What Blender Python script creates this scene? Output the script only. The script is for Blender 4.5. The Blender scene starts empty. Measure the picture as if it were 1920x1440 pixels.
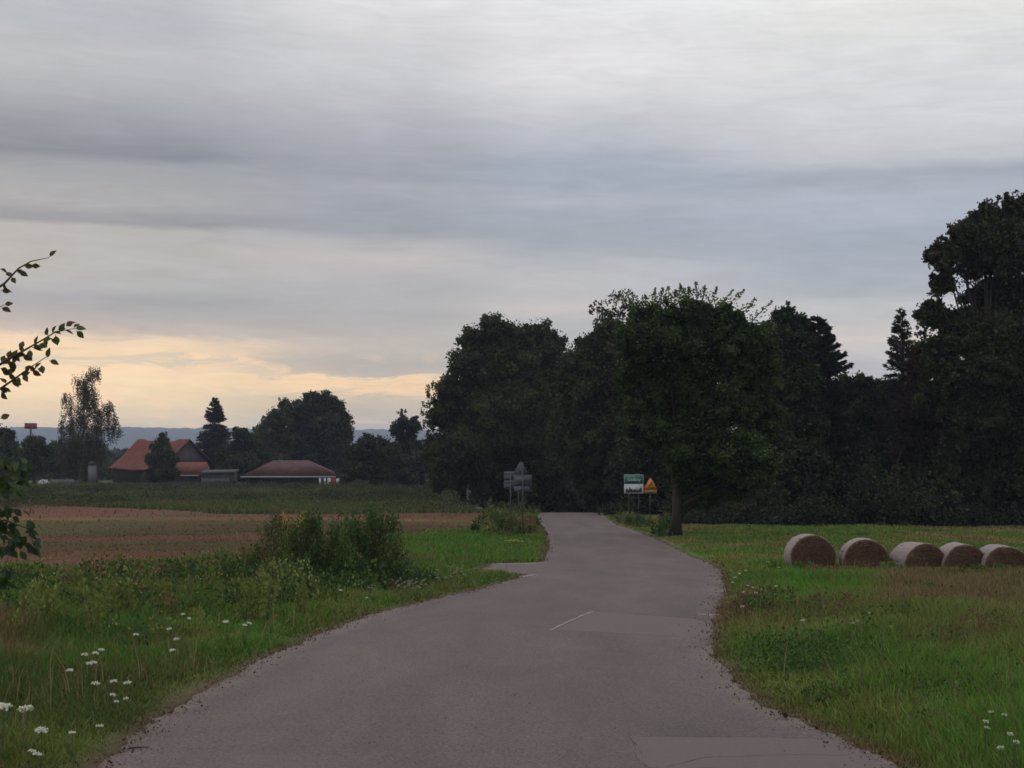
import bpy, math, random
import numpy as np
from mathutils import Vector

C = bpy.context.scene.collection
rng = np.random.default_rng(11)
random.seed(5)

# ------------------------------------------------------------------ camera
F = 2800.0                       # focal length in photo pixels (photo 1920 wide)
CAM = np.array([0.0, 0.0, 1.75])
PITCH = math.atan(130 / F)
cam_d = bpy.data.cameras.new("camera")
cam_d.sensor_width = 36.0
cam_d.lens = 36.0 * F / 1920
cam_d.clip_start = 0.1
cam_d.clip_end = 20000
cam = bpy.data.objects.new("camera", cam_d)
C.objects.link(cam)
cam.location = CAM
cam.rotation_euler = (math.pi / 2 + PITCH, 0, 0)
sc = bpy.context.scene
sc.camera = cam

# ------------------------------------------------------------------ render look
sc.render.engine = 'CYCLES'
sc.cycles.max_bounces = 5
sc.cycles.diffuse_bounces = 3
sc.cycles.glossy_bounces = 2
sc.cycles.transmission_bounces = 3
sc.cycles.volume_bounces = 0
sc.cycles.use_denoising = True
sc.cycles.filter_width = 1.6
sc.view_settings.view_transform = 'Standard'
sc.view_settings.look = 'None'
sc.view_settings.exposure = 0.0
sc.view_settings.gamma = 1.0
sc.view_settings.use_curve_mapping = False

SUN_AZ = math.radians(-27)       # left of the view direction (+Y)
SUN_EL = math.radians(5)


def lin(c):
    c = np.asarray(c, float) / 255.0
    return np.where(c <= 0.04045, c / 12.92, ((c + 0.055) / 1.055) ** 2.4)


# ------------------------------------------------------------------ node helper
class NT:
    def __init__(s, tree):
        s.t = tree
        s.t.nodes.clear()

    def n(s, kind, **kw):
        nd = s.t.nodes.new(kind)
        for k, v in kw.items():
            setattr(nd, k, v)
        return nd

    def l(s, a, b):
        s.t.links.new(a, b)

    def m(s, op, a, b=None, c=None, clamp=False):
        nd = s.n('ShaderNodeMath', operation=op)
        nd.use_clamp = clamp
        for i, v in enumerate((a, b, c)):
            if v is None:
                continue
            if isinstance(v, (int, float)):
                nd.inputs[i].default_value = v
            else:
                s.l(v, nd.inputs[i])
        return nd.outputs[0]

    def mix(s, f, a, b, blend='MIX'):
        nd = s.n('ShaderNodeMix', data_type='RGBA', blend_type=blend)
        for i, v in ((0, f), (6, a), (7, b)):
            if isinstance(v, (int, float)):
                nd.inputs[i].default_value = v
            elif isinstance(v, (tuple, list)):
                nd.inputs[i].default_value = tuple(v) + ((1,) if len(v) == 3 else ())
            else:
                s.l(v, nd.inputs[i])
        return nd.outputs[2]

    def ramp(s, f, stops, interp='LINEAR'):
        nd = s.n('ShaderNodeValToRGB')
        cr = nd.color_ramp
        cr.interpolation = interp
        while len(cr.elements) < len(stops):
            cr.elements.new(0.5)
        for e, (p, c) in zip(cr.elements, sorted(stops)):
            e.position = p
            e.color = tuple(c) + (1,) if len(c) == 3 else tuple(c)
        s.l(f, nd.inputs[0])
        return nd.outputs[0]

    def noise(s, vec, scale, detail=4, rough=0.55, dist=0.0):
        nd = s.n('ShaderNodeTexNoise')
        nd.inputs['Scale'].default_value = scale
        nd.inputs['Detail'].default_value = detail
        nd.inputs['Roughness'].default_value = rough
        nd.inputs['Distortion'].default_value = dist
        if vec is not None:
            s.l(vec, nd.inputs['Vector'])
        return nd.outputs[0]

    def xyz(s, x, y, z=0.0):
        nd = s.n('ShaderNodeCombineXYZ')
        for i, v in enumerate((x, y, z)):
            if isinstance(v, (int, float)):
                nd.inputs[i].default_value = v
            else:
                s.l(v, nd.inputs[i])
        return nd.outputs[0]


# ------------------------------------------------------------------ sky
world = bpy.data.worlds.new("World")
sc.world = world
world.use_nodes = True
w = NT(world.node_tree)
wo = w.n('ShaderNodeOutputWorld')
bg = w.n('ShaderNodeBackground')
bg.inputs['Strength'].default_value = 0.1
w.l(bg.outputs[0], wo.inputs[0])
sky = w.n('ShaderNodeTexSky', sky_type='NISHITA')
sky.sun_disc = False
sky.sun_elevation = SUN_EL
sky.sun_rotation = SUN_AZ
sky.air_density = 1.2
sky.dust_density = 2.0
tc = w.n('ShaderNodeTexCoord')
sp = w.n('ShaderNodeSeparateXYZ')
w.l(tc.outputs['Generated'], sp.inputs[0])
X, Y, Z = sp.outputs
azr = w.m('ARCTAN2', X, Y)
az = w.m('MULTIPLY', azr, 57.2958)
el = w.m('MULTIPLY', w.m('ARCSINE', Z), 57.2958)
# slow warping of the cloud bands
nz1 = w.noise(w.xyz(w.m('MULTIPLY', az, 0.045), w.m('MULTIPLY', el, 0.22), 3.1), 1.0, 4, 0.5, 0.3)
nz2 = w.noise(w.xyz(w.m('MULTIPLY', az, 0.12), w.m('MULTIPLY', el, 0.95), 9.7), 1.0, 5, 0.6, 0.5)
elt = w.m('MULTIPLY_ADD', az, 0.03, el)             # bands sink a little to the right
v = w.m('ADD', el, w.m('MULTIPLY', w.m('SUBTRACT', nz1, 0.5), 0.8))
v = w.m('ADD', v, w.m('MULTIPLY', w.m('SUBTRACT', nz2, 0.5), 0.8))
nz3 = w.noise(w.xyz(w.m('MULTIPLY', az, 0.42), w.m('MULTIPLY', el, 2.4), 21.0), 1.0, 7, 0.62, 0.9)
lowm = w.n('ShaderNodeMapRange', interpolation_type='SMOOTHSTEP')
w.l(el, lowm.inputs[0]); lowm.inputs[1].default_value = 6.0; lowm.inputs[2].default_value = 3.5
v = w.m('ADD', v, w.m('MULTIPLY', w.m('MULTIPLY', w.m('SUBTRACT', nz3, 0.5), 1.5), lowm.outputs[0]))
vv = w.m('MULTIPLY', v, 1 / 20.0, clamp=True)


def stops(lst, shift):
    out = []
    for y, c in lst:
        e = math.degrees(math.atan((850 - y) / F)) + shift
        out.append((min(1, max(0, e / 20.0)), lin(c)))
    return out


ZEN = (20.0, (226, 227, 231))
S1 = [(0, (186, 190, 194)), (60, (176, 181, 188)), (115, (182, 185, 190)), (170, (175, 178, 184)), (230, (154, 159, 168)), (270, (136, 142, 153)), (305, (124, 132, 145)), (330, (150, 155, 162)),
      (395, (162, 164, 168)), (412, (144, 148, 155)), (432, (140, 144, 152)), (442, (172, 171, 171)), (500, (173, 173, 172)), (545, (168, 171, 174)), (572, (150, 156, 164)), (600, (170, 168, 169)), (625, (186, 177, 170)),
      (640, (226, 205, 180)), (662, (232, 208, 174)), (675, (200, 192, 176)), (690, (238, 213, 180)), (712, (242, 219, 182)), (760, (228, 211, 176)), (810, (216, 203, 172))]
S2 = [(0, (218, 217, 220)), (60, (206, 206, 209)), (120, (198, 199, 204)), (180, (186, 188, 194)), (240, (170, 173, 181)), (290, (158, 162, 172)), (338, (150, 156, 166)), (350, (160, 164, 173)),
      (400, (152, 158, 168)), (430, (150, 155, 165)), (450, (166, 168, 174)), (475, (190, 184, 181)), (500, (182, 179, 180)), (540, (172, 173, 176)), (600, (170, 170, 172)), (640, (183, 178, 175)),
      (690, (172, 170, 168)), (706, (184, 176, 166)), (713, (238, 212, 176)), (722, (228, 198, 160)), (735, (240, 209, 168)), (747, (196, 186, 168)), (800, (186, 180, 166))]
S3 = [(0, (226, 226, 229)), (40, (221, 221, 224)), (70, (219, 218, 222)), (110, (223, 221, 223)), (170, (211, 211, 215)), (230, (190, 192, 198)), (280, (178, 182, 192)), (310, (160, 168, 182)),
      (350, (161, 168, 182)), (375, (172, 176, 187)), (392, (162, 168, 180)), (440, (158, 165, 175)), (480, (168, 172, 180)), (510, (184, 184, 188)), (550, (184, 184, 187)), (570, (195, 189, 185)),
      (610, (176, 178, 182)), (700, (176, 177, 180)), (820, (170, 170, 172))]
S4 = [(0, (232, 232, 230)), (60, (221, 221, 219)), (110, (216, 216, 217)), (180, (212, 212, 216)), (250, (204, 204, 208)), (308, (190, 192, 198)), (335, (161, 168, 179)), (380, (172, 178, 190)),
      (430, (170, 176, 189)), (470, (160, 168, 180)), (520, (166, 173, 184)), (560, (171, 175, 181)), (580, (190, 190, 192)), (602, (184, 186, 190)), (635, (206, 198, 193)), (655, (192, 190, 192)),
      (690, (175, 178, 188)), (820, (170, 172, 178))]
RR_ = [w.ramp(vv, stops(q, 0.0) + [(1.0, lin(ZEN[1]))]) for q in (S1, S2, S3, S4)]


def sstep(x, a, b):
    nd = w.n('ShaderNodeMapRange', interpolation_type='SMOOTHSTEP')
    w.l(x, nd.inputs[0])
    nd.inputs[1].default_value = a
    nd.inputs[2].default_value = b
    return nd.outputs[0]


c1 = w.mix(sstep(az, -13.5, -5.8), RR_[0], RR_[1])
c1 = w.mix(sstep(az, -4.2, 1.6), c1, RR_[2])
c2 = w.mix(sstep(az, 3.2, 12.8), c1, RR_[3])
# fine streaks of cirrus / stratus
st = w.noise(w.xyz(w.m('MULTIPLY', az, 0.30), w.m('MULTIPLY', elt, 2.2), 1.0), 1.0, 9, 0.64, 0.9)
st2 = w.noise(w.xyz(w.m('MULTIPLY', az, 0.30), w.m('MULTIPLY', elt, 0.75), 5.0), 1.0, 8, 0.62, 0.8)
k = w.m('ADD', w.m('MULTIPLY_ADD', w.m('SUBTRACT', st, 0.5), 0.30, 1.0), w.m('MULTIPLY', w.m('SUBTRACT', st2, 0.5), 0.16))
c3 = w.mix(1.0, c2, w.xyz(k, k, k), 'MULTIPLY')
# pale wisps low over the sunset
wis = w.m('MULTIPLY', sstep(w.noise(w.xyz(w.m('MULTIPLY', az, 0.33), w.m('MULTIPLY', elt, 1.6), 17.0), 1.0, 6, 0.6, 1.0), 0.52, 0.7),
          w.m('MULTIPLY', sstep(az, 3, -14), sstep(el, 5.0, 3.0)))
c4 = w.mix(w.m('MULTIPLY', wis, 0.8), c3, tuple(lin((250, 216, 176))))
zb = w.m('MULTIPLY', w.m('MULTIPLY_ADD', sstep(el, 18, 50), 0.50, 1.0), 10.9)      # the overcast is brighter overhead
low = w.mix(sstep(el, 6.5, 1.5), (1.0, 1.0, 1.0), (1.17, 1.09, 0.96))
c4 = w.mix(1.0, c4, low, 'MULTIPLY')
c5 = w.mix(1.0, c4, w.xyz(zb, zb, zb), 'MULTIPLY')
c6 = w.mix(0.03, c5, sky.outputs[0])
w.l(c6, bg.inputs['Color'])

sun_d = bpy.data.lights.new("sun", 'SUN')
sun_d.energy = 0.5
sun_d.angle = math.radians(14)
sun_d.color = (1.0, 0.72, 0.48)
sun = bpy.data.objects.new("sun", sun_d)
C.objects.link(sun)
sdir = Vector((math.sin(SUN_AZ) * math.cos(SUN_EL), math.cos(SUN_AZ) * math.cos(SUN_EL), math.sin(SUN_EL)))
sun.rotation_euler = sdir.to_track_quat('Z', 'Y').to_euler()
sun.location = (-30, 20, 40)


# ------------------------------------------------------------------ object helpers
def tag(o, label=None, cat=None, group=None, kind=None):
    if label: o['label'] = label
    if cat: o['category'] = cat
    if group: o['group'] = group
    if kind: o['kind'] = kind
    return o


def empty(name, loc, label, cat, group=None, rz=0.0):
    o = bpy.data.objects.new(name, None)
    o.empty_display_size = 0.3
    C.objects.link(o)
    o.location = tuple(float(a) for a in loc)
    o.rotation_euler = (0, 0, rz)
    return tag(o, label, cat, group)


def mesh_obj(name, V, faces, mat, parent=None, col=None, smooth=False, origin=None):
    """V (n,3); faces: list of (m,k) int arrays; col (n,3) albedo per vertex."""
    V = np.asarray(V, float)
    if origin is not None:
        V = V - np.asarray(origin, float)
    me = bpy.data.meshes.new(name)
    me.vertices.add(len(V))
    me.vertices.foreach_set('co', V.astype(np.float32).ravel())
    idx = np.concatenate([np.asarray(f).ravel() for f in faces]).astype(np.int32)
    tot = np.concatenate([np.full(len(f), np.asarray(f).shape[1]) for f in faces])
    start = np.concatenate([[0], np.cumsum(tot)[:-1]]).astype(np.int32)
    me.loops.add(len(idx))
    me.loops.foreach_set('vertex_index', idx)
    me.polygons.add(len(tot))
    me.polygons.foreach_set('loop_start', start)
    if smooth:
        me.polygons.foreach_set('use_smooth', np.ones(len(tot), bool))
    if col is not None:
        a = me.color_attributes.new('Col', 'FLOAT_COLOR', 'POINT')
        cc = np.ones((len(V), 4), np.float32)
        cc[:, :3] = col
        a.data.foreach_set('color', cc.ravel())
    me.update(calc_edges=True)
    if mat: me.materials.append(mat)
    o = bpy.data.objects.new(name, me)
    C.objects.link(o)
    if parent is not None:
        o.parent = parent
    elif origin is not None:
        o.location = tuple(float(a) for a in origin)
    return o


def copy_tree(o, parent=None):
    c = o.copy()
    C.objects.link(c)
    if parent is not None:
        c.parent = parent
    for ch in list(o.children):
        copy_tree(ch, c)
    return c


class MB:
    """simple polygon collector"""
    def __init__(s):
        s.v, s.f, s.n = [], {}, 0

    def add(s, V, F):
        V = np.asarray(V, float)
        s.v.append(V)
        for f in F:
            s.f.setdefault(len(f), []).append([i + s.n for i in f])
        s.n += len(V)
        return s

    def box(s, x0, x1, y0, y1, z0, z1):
        V = [(x0, y0, z0), (x1, y0, z0), (x1, y1, z0), (x0, y1, z0), (x0, y0, z1), (x1, y0, z1), (x1, y1, z1), (x0, y1, z1)]
        return s.add(V, [(0, 3, 2, 1), (4, 5, 6, 7), (0, 1, 5, 4), (1, 2, 6, 5), (2, 3, 7, 6), (3, 0, 4, 7)])

    def tube(s, pts, rad, n=8, cap=True):
        pts = np.asarray(pts, float)
        if np.isscalar(rad): rad = [rad] * len(pts)
        t = np.gradient(pts, axis=0)
        V = []
        for i, p in enumerate(pts):
            d = t[i] / (np.linalg.norm(t[i]) + 1e-9)
            a = np.cross(d, (0.3, 0.9, 0.13)); a /= np.linalg.norm(a)
            b = np.cross(d, a)
            for j in range(n):
                q = 2 * math.pi * j / n
                V.append(p + rad[i] * (math.cos(q) * a + math.sin(q) * b))
        Fs = []
        for i in range(len(pts) - 1):
            for j in range(n):
                k2 = (j + 1) % n
                Fs.append((i * n + j, i * n + k2, (i + 1) * n + k2, (i + 1) * n + j))
        if cap:
            Fs.append(tuple(range(n))[::-1]); Fs.append(tuple((len(pts) - 1) * n + j for j in range(n)))
        return s.add(V, Fs)

    def prism(s, poly, y0, y1):
        """poly in x,z extruded in y"""
        n = len(poly)
        V = [(x, y0, z) for x, z in poly] + [(x, y1, z) for x, z in poly]
        Fs = [tuple(range(n)), tuple(range(2 * n - 1, n - 1, -1))]
        Fs += [(i, i + n, (i + 1) % n + n, (i + 1) % n) for i in range(n)]
        return s.add(V, Fs)

    def build(s, name, mat, parent=None, smooth=False, origin=None):
        return mesh_obj(name, np.concatenate(s.v), [np.array(a) for a in s.f.values()], mat, parent, None, smooth, origin)


# ------------------------------------------------------------------ value noise in numpy
_tab = np.random.default_rng(3).random((256, 256))


def vnoise(x, y):
    xi, yi = np.floor(x).astype(int), np.floor(y).astype(int)
    fx, fy = x - xi, y - yi
    fx, fy = fx * fx * (3 - 2 * fx), fy * fy * (3 - 2 * fy)
    g = lambda a, b: _tab[a & 255, b & 255]
    return (g(xi, yi) * (1 - fx) + g(xi + 1, yi) * fx) * (1 - fy) + (g(xi, yi + 1) * (1 - fx) + g(xi + 1, yi + 1) * fx) * fy


def fbm(x, y, o=4):
    x, y = np.asarray(x, float), np.asarray(y, float)
    s, a, t = 0, 1.0, 0
    for i in range(o):
        s = s + a * vnoise(x * 2 ** i + 17.3 * i, y * 2 ** i + 5.1 * i); t += a; a *= 0.55
    return s / t


def sm(x, a, b):
    t = np.clip((np.asarray(x, float) - a) / (b - a), 0, 1)
    return t * t * (3 - 2 * t)


# ------------------------------------------------------------------ terrain
HY = [-60, 0, 5, 9.3, 12, 16.6, 22.6, 30, 41, 58, 72, 90, 115, 150, 320, 600, 1500, 4000, 12000]
HZ = [1.3, 1.75, 1.85, 1.96, 2.06, 2.22, 2.42, 2.72, 3.2, 3.68, 3.95, 4.3, 4.68, 4.78, 4.85, 9, 22, 40, 60]
_yy = np.concatenate([np.arange(-60, 400, 1.0), np.geomspace(400, 12000, 300)])
_hh = np.interp(_yy, HY, HZ)
_k = np.exp(-0.5 * (np.arange(-12, 13) / 4.0) ** 2); _k /= _k.sum()
_hs = _hh.copy(); _hs[:460] = np.convolve(np.pad(_hh[:460], 12, 'edge'), _k, 'valid')
_bl = sm(_yy, 6, 30); _hs = _hh * (1 - _bl) + _hs * _bl

# road edges (x at distance y)
RL = np.array([(-40, -2.6), (0, -2.65), (9.3, -2.60), (12, -2.74), (16.6, -2.62), (19, -2.45), (22.5, -2.1), (26, -1.5), (30, -0.66), (36, 0.2),
               (40, 0.55), (44, 0.9), (52, 1.2), (60, 1.5), (67, 1.62), (78, 1.78), (90, 1.78), (103, 1.7), (111, 1.95), (118, 2.2), (130, 2.0), (150, -1), (175, -9)])
RR = np.array([(-40, 2.5), (0, 2.45), (9.3, 2.44), (11, 2.32), (12.2, 2.13), (14, 2.1), (16.6, 2.22), (19, 2.5), (22.5, 3.05), (26, 3.6), (30, 4.25), (36, 5.0),
               (41, 5.7), (46, 5.95), (52, 6.1), (62, 6.4), (70, 6.55), (80, 6.4), (90, 6.2), (103, 6.5), (117, 7.1), (130, 7.2), (150, 5), (175, -2)])


def xl(y):
    y = np.asarray(y, float)
    base = np.interp(y, RL[:, 0], RL[:, 1])
    n = (vnoise(y * 0.9, y * 0 + 3) - 0.5) * 0.07 + (vnoise(y * 5, y * 0 + 8) - 0.5) * 0.06 + (vnoise(y * 14, y * 0 + 3) - 0.5) * 0.035
    bay = -1.5 * sm(y, 37.6, 40.0) * sm(y, 45.8, 45.0)
    return base + n + bay


def xr(y):
    y = np.asarray(y, float)
    base = np.interp(y, RR[:, 0], RR[:, 1])
    return base + (vnoise(y * 0.8, y * 0 + 33) - 0.5) * 0.10 + (vnoise(y * 4, y * 0 + 51) - 0.5) * 0.07 + (vnoise(y * 14, y * 0 + 13) - 0.5) * 0.035


def hz(x, y):
    """terrain height"""
    x, y = np.asarray(x, float), np.asarray(y, float)
    h = CAM[2] - np.interp(y, _yy, _hs)
    cx = np.interp(y, RL[:, 0], (RL[:, 1] + np.interp(RL[:, 0], RR[:, 0], RR[:, 1])) / 2)
    h = h - 3.2 * sm(y, 117, 150) * np.exp(-((x - cx) / 6.0) ** 2) * sm(y, 260, 190)
    d = np.maximum(xl(y) - x, x - xr(y))
    off = sm(d, 0.3, 4.0)
    far = sm(np.hypot(x, y), 25, 90)
    h = h + off * ((fbm(x * 0.25, y * 0.25, 3) - 0.5) * 0.22 + (fbm(x * 0.03, y * 0.03, 2) - 0.5) * (0.3 + 0.5 * far) * sm(d, 2, 20))
    h = h - (0.30 + 0.26 * sm(x, 8, 13.5)) * sm(x, 6.9, 7.9) * sm(y, 38.5, 40.8) * sm(y, 49, 44.5)
    h = h + 2.2 * sm(x, 30, 120) * sm(y, 300, 60)
    return h


def rdist(x, y):
    return np.maximum(xl(y) - x, x - xr(y))


def ray(px, py):
    u, v_ = (px - 960) / F, (720 - py) / F
    return np.array([u, math.cos(PITCH) - math.sin(PITCH) * v_, math.sin(PITCH) + math.cos(PITCH) * v_])


def P(px, py, Yd):
    """point seen at photo pixel (px, py) at distance Yd along +Y"""
    d = ray(px, py)
    return CAM + d * (Yd / d[1])


def G(px, Yd):
    """ground point under column px at distance Yd"""
    p = P(px, 850, Yd)
    return np.array([p[0], Yd, float(hz(p[0], Yd))])


def onground(px, py, up=0.0):
    """where the pixel's ray meets the ground (raised by up)"""
    d = ray(px, py)
    ts = np.geomspace(4, 400, 1500)
    pp = CAM + ts[:, None] * d
    below = pp[:, 2] < hz(pp[:, 0], pp[:, 1]) + up
    i = int(np.argmax(below))
    p = pp[i]
    return np.array([p[0], p[1], float(hz(p[0], p[1]))])


# field polygon (stubble) limits: far edge and near edge as y(x/y azimuth px)
def field_mask(x, y):
    px = 960 + F * x / np.maximum(y, 1)
    far = np.interp(px, [-600, 60, 300, 450, 700, 950], [152, 141, 129, 122, 118, 117.5])
    near = np.interp(px, [-600, 0, 250, 450, 600, 750, 900, 960], [30, 34, 38, 43, 55, 66, 80, 92])
    wob = (fbm(x * 0.3, y * 0.3, 3) - 0.5)
    return sm(y - near + wob * 5, -0.5, 1.5) * sm(far - y + wob * 1.2, -0.2, 0.3) * sm(-rdist(x, y) * 0 + (xl(y) - x), 2.0 + 0 * x, 4.0 + 0 * x)


FB = [(28, (.086, .042, .022)), (38, (.092, .044, .023)), (44, (.084, .040, .022)), (47, (.070, .028, .013)), (51, (.066, .027, .012)), (55, (.040, .028, .007)), (61, (.038, .029, .006)),
      (64, (.068, .027, .013)), (69, (.062, .027, .011)), (72, (.036, .027, .006)), (86, (.043, .029, .007)), (93, (.061, .036, .011)), (99, (.121, .064, .030)), (102, (.086, .037, .020)),
      (112, (.092, .037, .020)), (150, (.086, .036, .020))]


def field_col(x, y):
    yy = y + 8 * (fbm(x * 0.05, y * 0.02, 3) - 0.5) + x * 0.10
    c = np.stack([np.interp(yy, [f[0] for f in FB], [f[1][i] for f in FB]) for i in range(3)], -1)
    n = fbm(x * 0.35, y * 0.12, 4)[..., None]
    g = sm(fbm(x * 0.08 + 9, y * 0.05, 3), 0.5, 0.68)[..., None] * 0.3
    return c * (0.85 + 0.3 * n) * (1 - g) + g * np.array([.055, .060, .018])


def grass_tone(x, y):
    """albedo of the sward: lush, olive and dry patches"""
    a = fbm(x * 0.55 + 3, y * 0.30, 4)
    b = fbm(x * 0.16 + 40, y * 0.11 + 7, 3)
    lush = np.array([.062, .135, .024]); olive = np.array([.105, .135, .036]); dry = np.array([.160, .122, .062]); brown = np.array([.095, .055, .038])
    t = sm(a, 0.36, 0.66)[..., None]
    c = lush * (1 - t) + olive * t
    t2 = (sm(b, 0.48, 0.68) * 0.8)[..., None]
    c = c * (1 - t2) + dry * t2
    g2 = fbm(x * 0.9 + 70, y * 0.45 + 3, 4)[..., None]
    c = c * (0.62 + 0.85 * g2)
    px0 = 960 + F * x / np.maximum(y, 1)
    tb = (sm(px0, 130, 20) * sm(y, 14, 15.5) * sm(y, 21, 18) * 0.75)[..., None]
    c = c * (1 - tb) + np.array([.15, .095, .062]) * tb
    td = (sm(px0, 420, 250) * sm(y, 10.2, 11.2) * sm(y, 15.5, 13.8) * 0.6)[..., None]
    c = c * (1 - td) + np.array([.028, .066, .018]) * td
    d = rdist(x, y)
    t3 = (sm(d, 0.30, 0.0) * 0.85)[..., None]
    c = c * (1 - t3) + brown * t3
    px = 960 + F * x / np.maximum(y, 1)
    # dry seeded grass of the right-hand meadow, with windscreen reflection painted into its brown
    t4 = (sm(px + 160 * (fbm(x * .4, y * .2, 3) - .5), 1590, 1700) * sm(y + 6 * (fbm(x * .6, y * .3 + 9, 3) - .5), 20, 24) * sm(y, 42, 38) * 0.8)[..., None]
    c = c * (1 - t4) + np.array([.125, .092, .058]) * t4
    # fresh mown strips
    t5 = (sm(px, 1420, 1480) * sm(px, 1680, 1600) * sm(y, 19, 24) * sm(y, 42, 40) * 0.8 + sm(y, 44, 48) * sm(y, 78, 66) * sm(x, 1.2, 0.5) * sm(px, 700, 820) * 0.8)
    t5 = np.clip(t5, 0, 1)[..., None]
    c = c * (1 - t5) + np.array([.055, .160, .020]) * t5
    t7 = (sm(fbm(x * .45 + 11, y * .3 + 5, 3), .5, .66) * sm(x, 2, 3) * sm(y, 22, 18) * .7)[..., None]
    c = c * (1 - t7) + np.array([.095, .160, .034]) * t7
    t6 = (sm(y, 95, 120) * 0.75)[..., None]
    c = c * (1 - t6) + np.array([.046, .062, .026]) * t6
    c = c * (1 + .14 * sm(x, 1, 3)[..., None])
    return c


# ------------------------------------------------------------------ materials
def new_mat(name):
    m = bpy.data.materials.new(name)
    m.use_nodes = True
    return m, NT(m.node_tree)


def principled(nt, color, rough=0.8, spec=0.3, metal=0.0, normal=None):
    o = nt.n('ShaderNodeOutputMaterial')
    b = nt.n('ShaderNodeBsdfPrincipled')
    if isinstance(color, (tuple, list, np.ndarray)):
        b.inputs['Base Color'].default_value = tuple(float(c) for c in color) + (1,)
    else:
        nt.l(color, b.inputs['Base Color'])
    if isinstance(rough, float): b.inputs['Roughness'].default_value = rough
    else: nt.l(rough, b.inputs['Roughness'])
    b.inputs['Specular IOR Level'].default_value = spec
    b.inputs['Metallic'].default_value = metal
    if normal is not None: nt.l(normal, b.inputs['Normal'])
    nt.l(b.outputs[0], o.inputs[0])
    return b


def bump(nt, h, strength=0.5, dist=0.02):
    b = nt.n('ShaderNodeBump')
    b.inputs['Strength'].default_value = strength
    b.inputs['Distance'].default_value = dist
    nt.l(h, b.inputs['Height'])
    return b.outputs[0]


def objc(nt):
    return nt.n('ShaderNodeTexCoord').outputs['Object']


def foliage_mat(name, transl=0.18, gain=1.0, rough=0.6):
    m, t = new_mat(name)
    at = t.n('ShaderNodeAttribute', attribute_name='Col')
    c = t.mix(1.0, at.outputs['Color'], (gain, gain, gain), 'MULTIPLY')
    o = t.n('ShaderNodeOutputMaterial')
    d = t.n('ShaderNodeBsdfDiffuse'); t.l(c, d.inputs[0])
    tr = t.n('ShaderNodeBsdfTranslucent'); t.l(t.mix(1.0, c, (1.1, 1.15, .5), 'MULTIPLY'), tr.inputs[0])
    g = t.n('ShaderNodeBsdfGlossy'); g.inputs['Roughness'].default_value = rough; g.inputs[0].default_value = (.5, .5, .5, 1)
    m1 = t.n('ShaderNodeMixShader'); m1.inputs[0].default_value = transl
    t.l(d.outputs[0], m1.inputs[1]); t.l(tr.outputs[0], m1.inputs[2])
    m2 = t.n('ShaderNodeMixShader'); m2.inputs[0].default_value = 0.02
    t.l(m1.outputs[0], m2.inputs[1]); t.l(g.outputs[0], m2.inputs[2])
    t.l(m2.outputs[0], o.inputs[0])
    return m


M_LEAF = foliage_mat('leaf', 0.15, 0.80)
M_NEAR = foliage_mat('near_leaf', 0.35, 1.0, 0.45)
M_GRASS = foliage_mat('grass_blades', 0.30, 1.0)
M_STRAW = foliage_mat('dry_straw', 0.0, 1.0)


def simple_mat(name, col, rough=0.7, var=0.25, scale=3.0, spec=0.3, metal=0.0, bstr=0.0, stretch=(1, 1, 1)):
    m, t = new_mat(name)
    mp = t.n('ShaderNodeMapping'); mp.inputs['Scale'].default_value = stretch
    t.l(objc(t), mp.inputs[0])
    n = t.noise(mp.outputs[0], scale, 6, 0.62)
    k_ = t.m('MULTIPLY_ADD', t.m('SUBTRACT', n, 0.5), var * 4, 1.0)
    c = t.mix(1.0, tuple(col), t.xyz(k_, k_, k_), 'MULTIPLY')
    principled(t, c, rough, spec, metal, bump(t, n, bstr, 0.03) if bstr else None)
    return m


M_BARK = simple_mat('bark', (.030, .025, .021), 0.9, 0.3, 4, bstr=0.6, stretch=(3, 3, .6))
M_BIRCHBARK = simple_mat('birch_bark', (.20, .185, .165), 0.8, 0.35, 3, bstr=0.2, stretch=(1, 1, 3))
M_STEM = simple_mat('stem', (.06, .07, .03), 0.8, 0.2, 8)
M_TWIG = simple_mat('twig_bark', (.05, .038, .030), 0.8, 0.2, 20)
M_TILE = None

# ground
m, t = new_mat('ground_soil')
at = t.n('ShaderNodeAttribute', attribute_name='Col')
oc = objc(t)
n1 = t.noise(oc, 6.0, 8, 0.65); n2 = t.noise(oc, 0.6, 5, 0.6)
k_ = t.m('ADD', t.m('MULTIPLY_ADD', t.m('SUBTRACT', n1, 0.5), 1.5, 1.0), t.m('MULTIPLY', t.m('SUBTRACT', n2, 0.5), 0.8))
principled(t, t.mix(1.0, at.outputs['Color'], t.xyz(k_, k_, k_), 'MULTIPLY'), 0.95, 0.1, 0, bump(t, n1, 0.8, 0.05))
M_GROUND = m

# asphalt
m, t = new_mat('asphalt')
oc = objc(t)
sx = t.n('ShaderNodeSeparateXYZ'); t.l(oc, sx.inputs[0])
fine = t.noise(oc, 38.0, 4, 0.8)
vor = t.n('ShaderNodeTexVoronoi'); vor.inputs['Scale'].default_value = 75; t.l(oc, vor.inputs['Vector'])
broad = t.noise(t.xyz(t.m('MULTIPLY', sx.outputs[0], 0.8), t.m('MULTIPLY', sx.outputs[1], 0.16)), 1.0, 6, 0.6, 0.4)
blot = t.noise(oc, 0.9, 5, 0.65, 0.6)
base = t.ramp(broad, [(0.28, (.052, .040, .039)), (0.5, (.068, .050, .049)), (0.72, (.088, .066, .063))])
k_ = t.m('ADD', t.m('MULTIPLY_ADD', t.m('SUBTRACT', fine, 0.5), 3.6, 1.0), t.m('MULTIPLY', t.m('SUBTRACT', blot, 0.5), 0.30))
k_ = t.m('ADD', k_, t.m('MULTIPLY', t.m('SUBTRACT', vor.outputs[0], 0.35), 0.9))
c = t.mix(1.0, base, t.xyz(k_, k_, k_), 'MULTIPLY')
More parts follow.
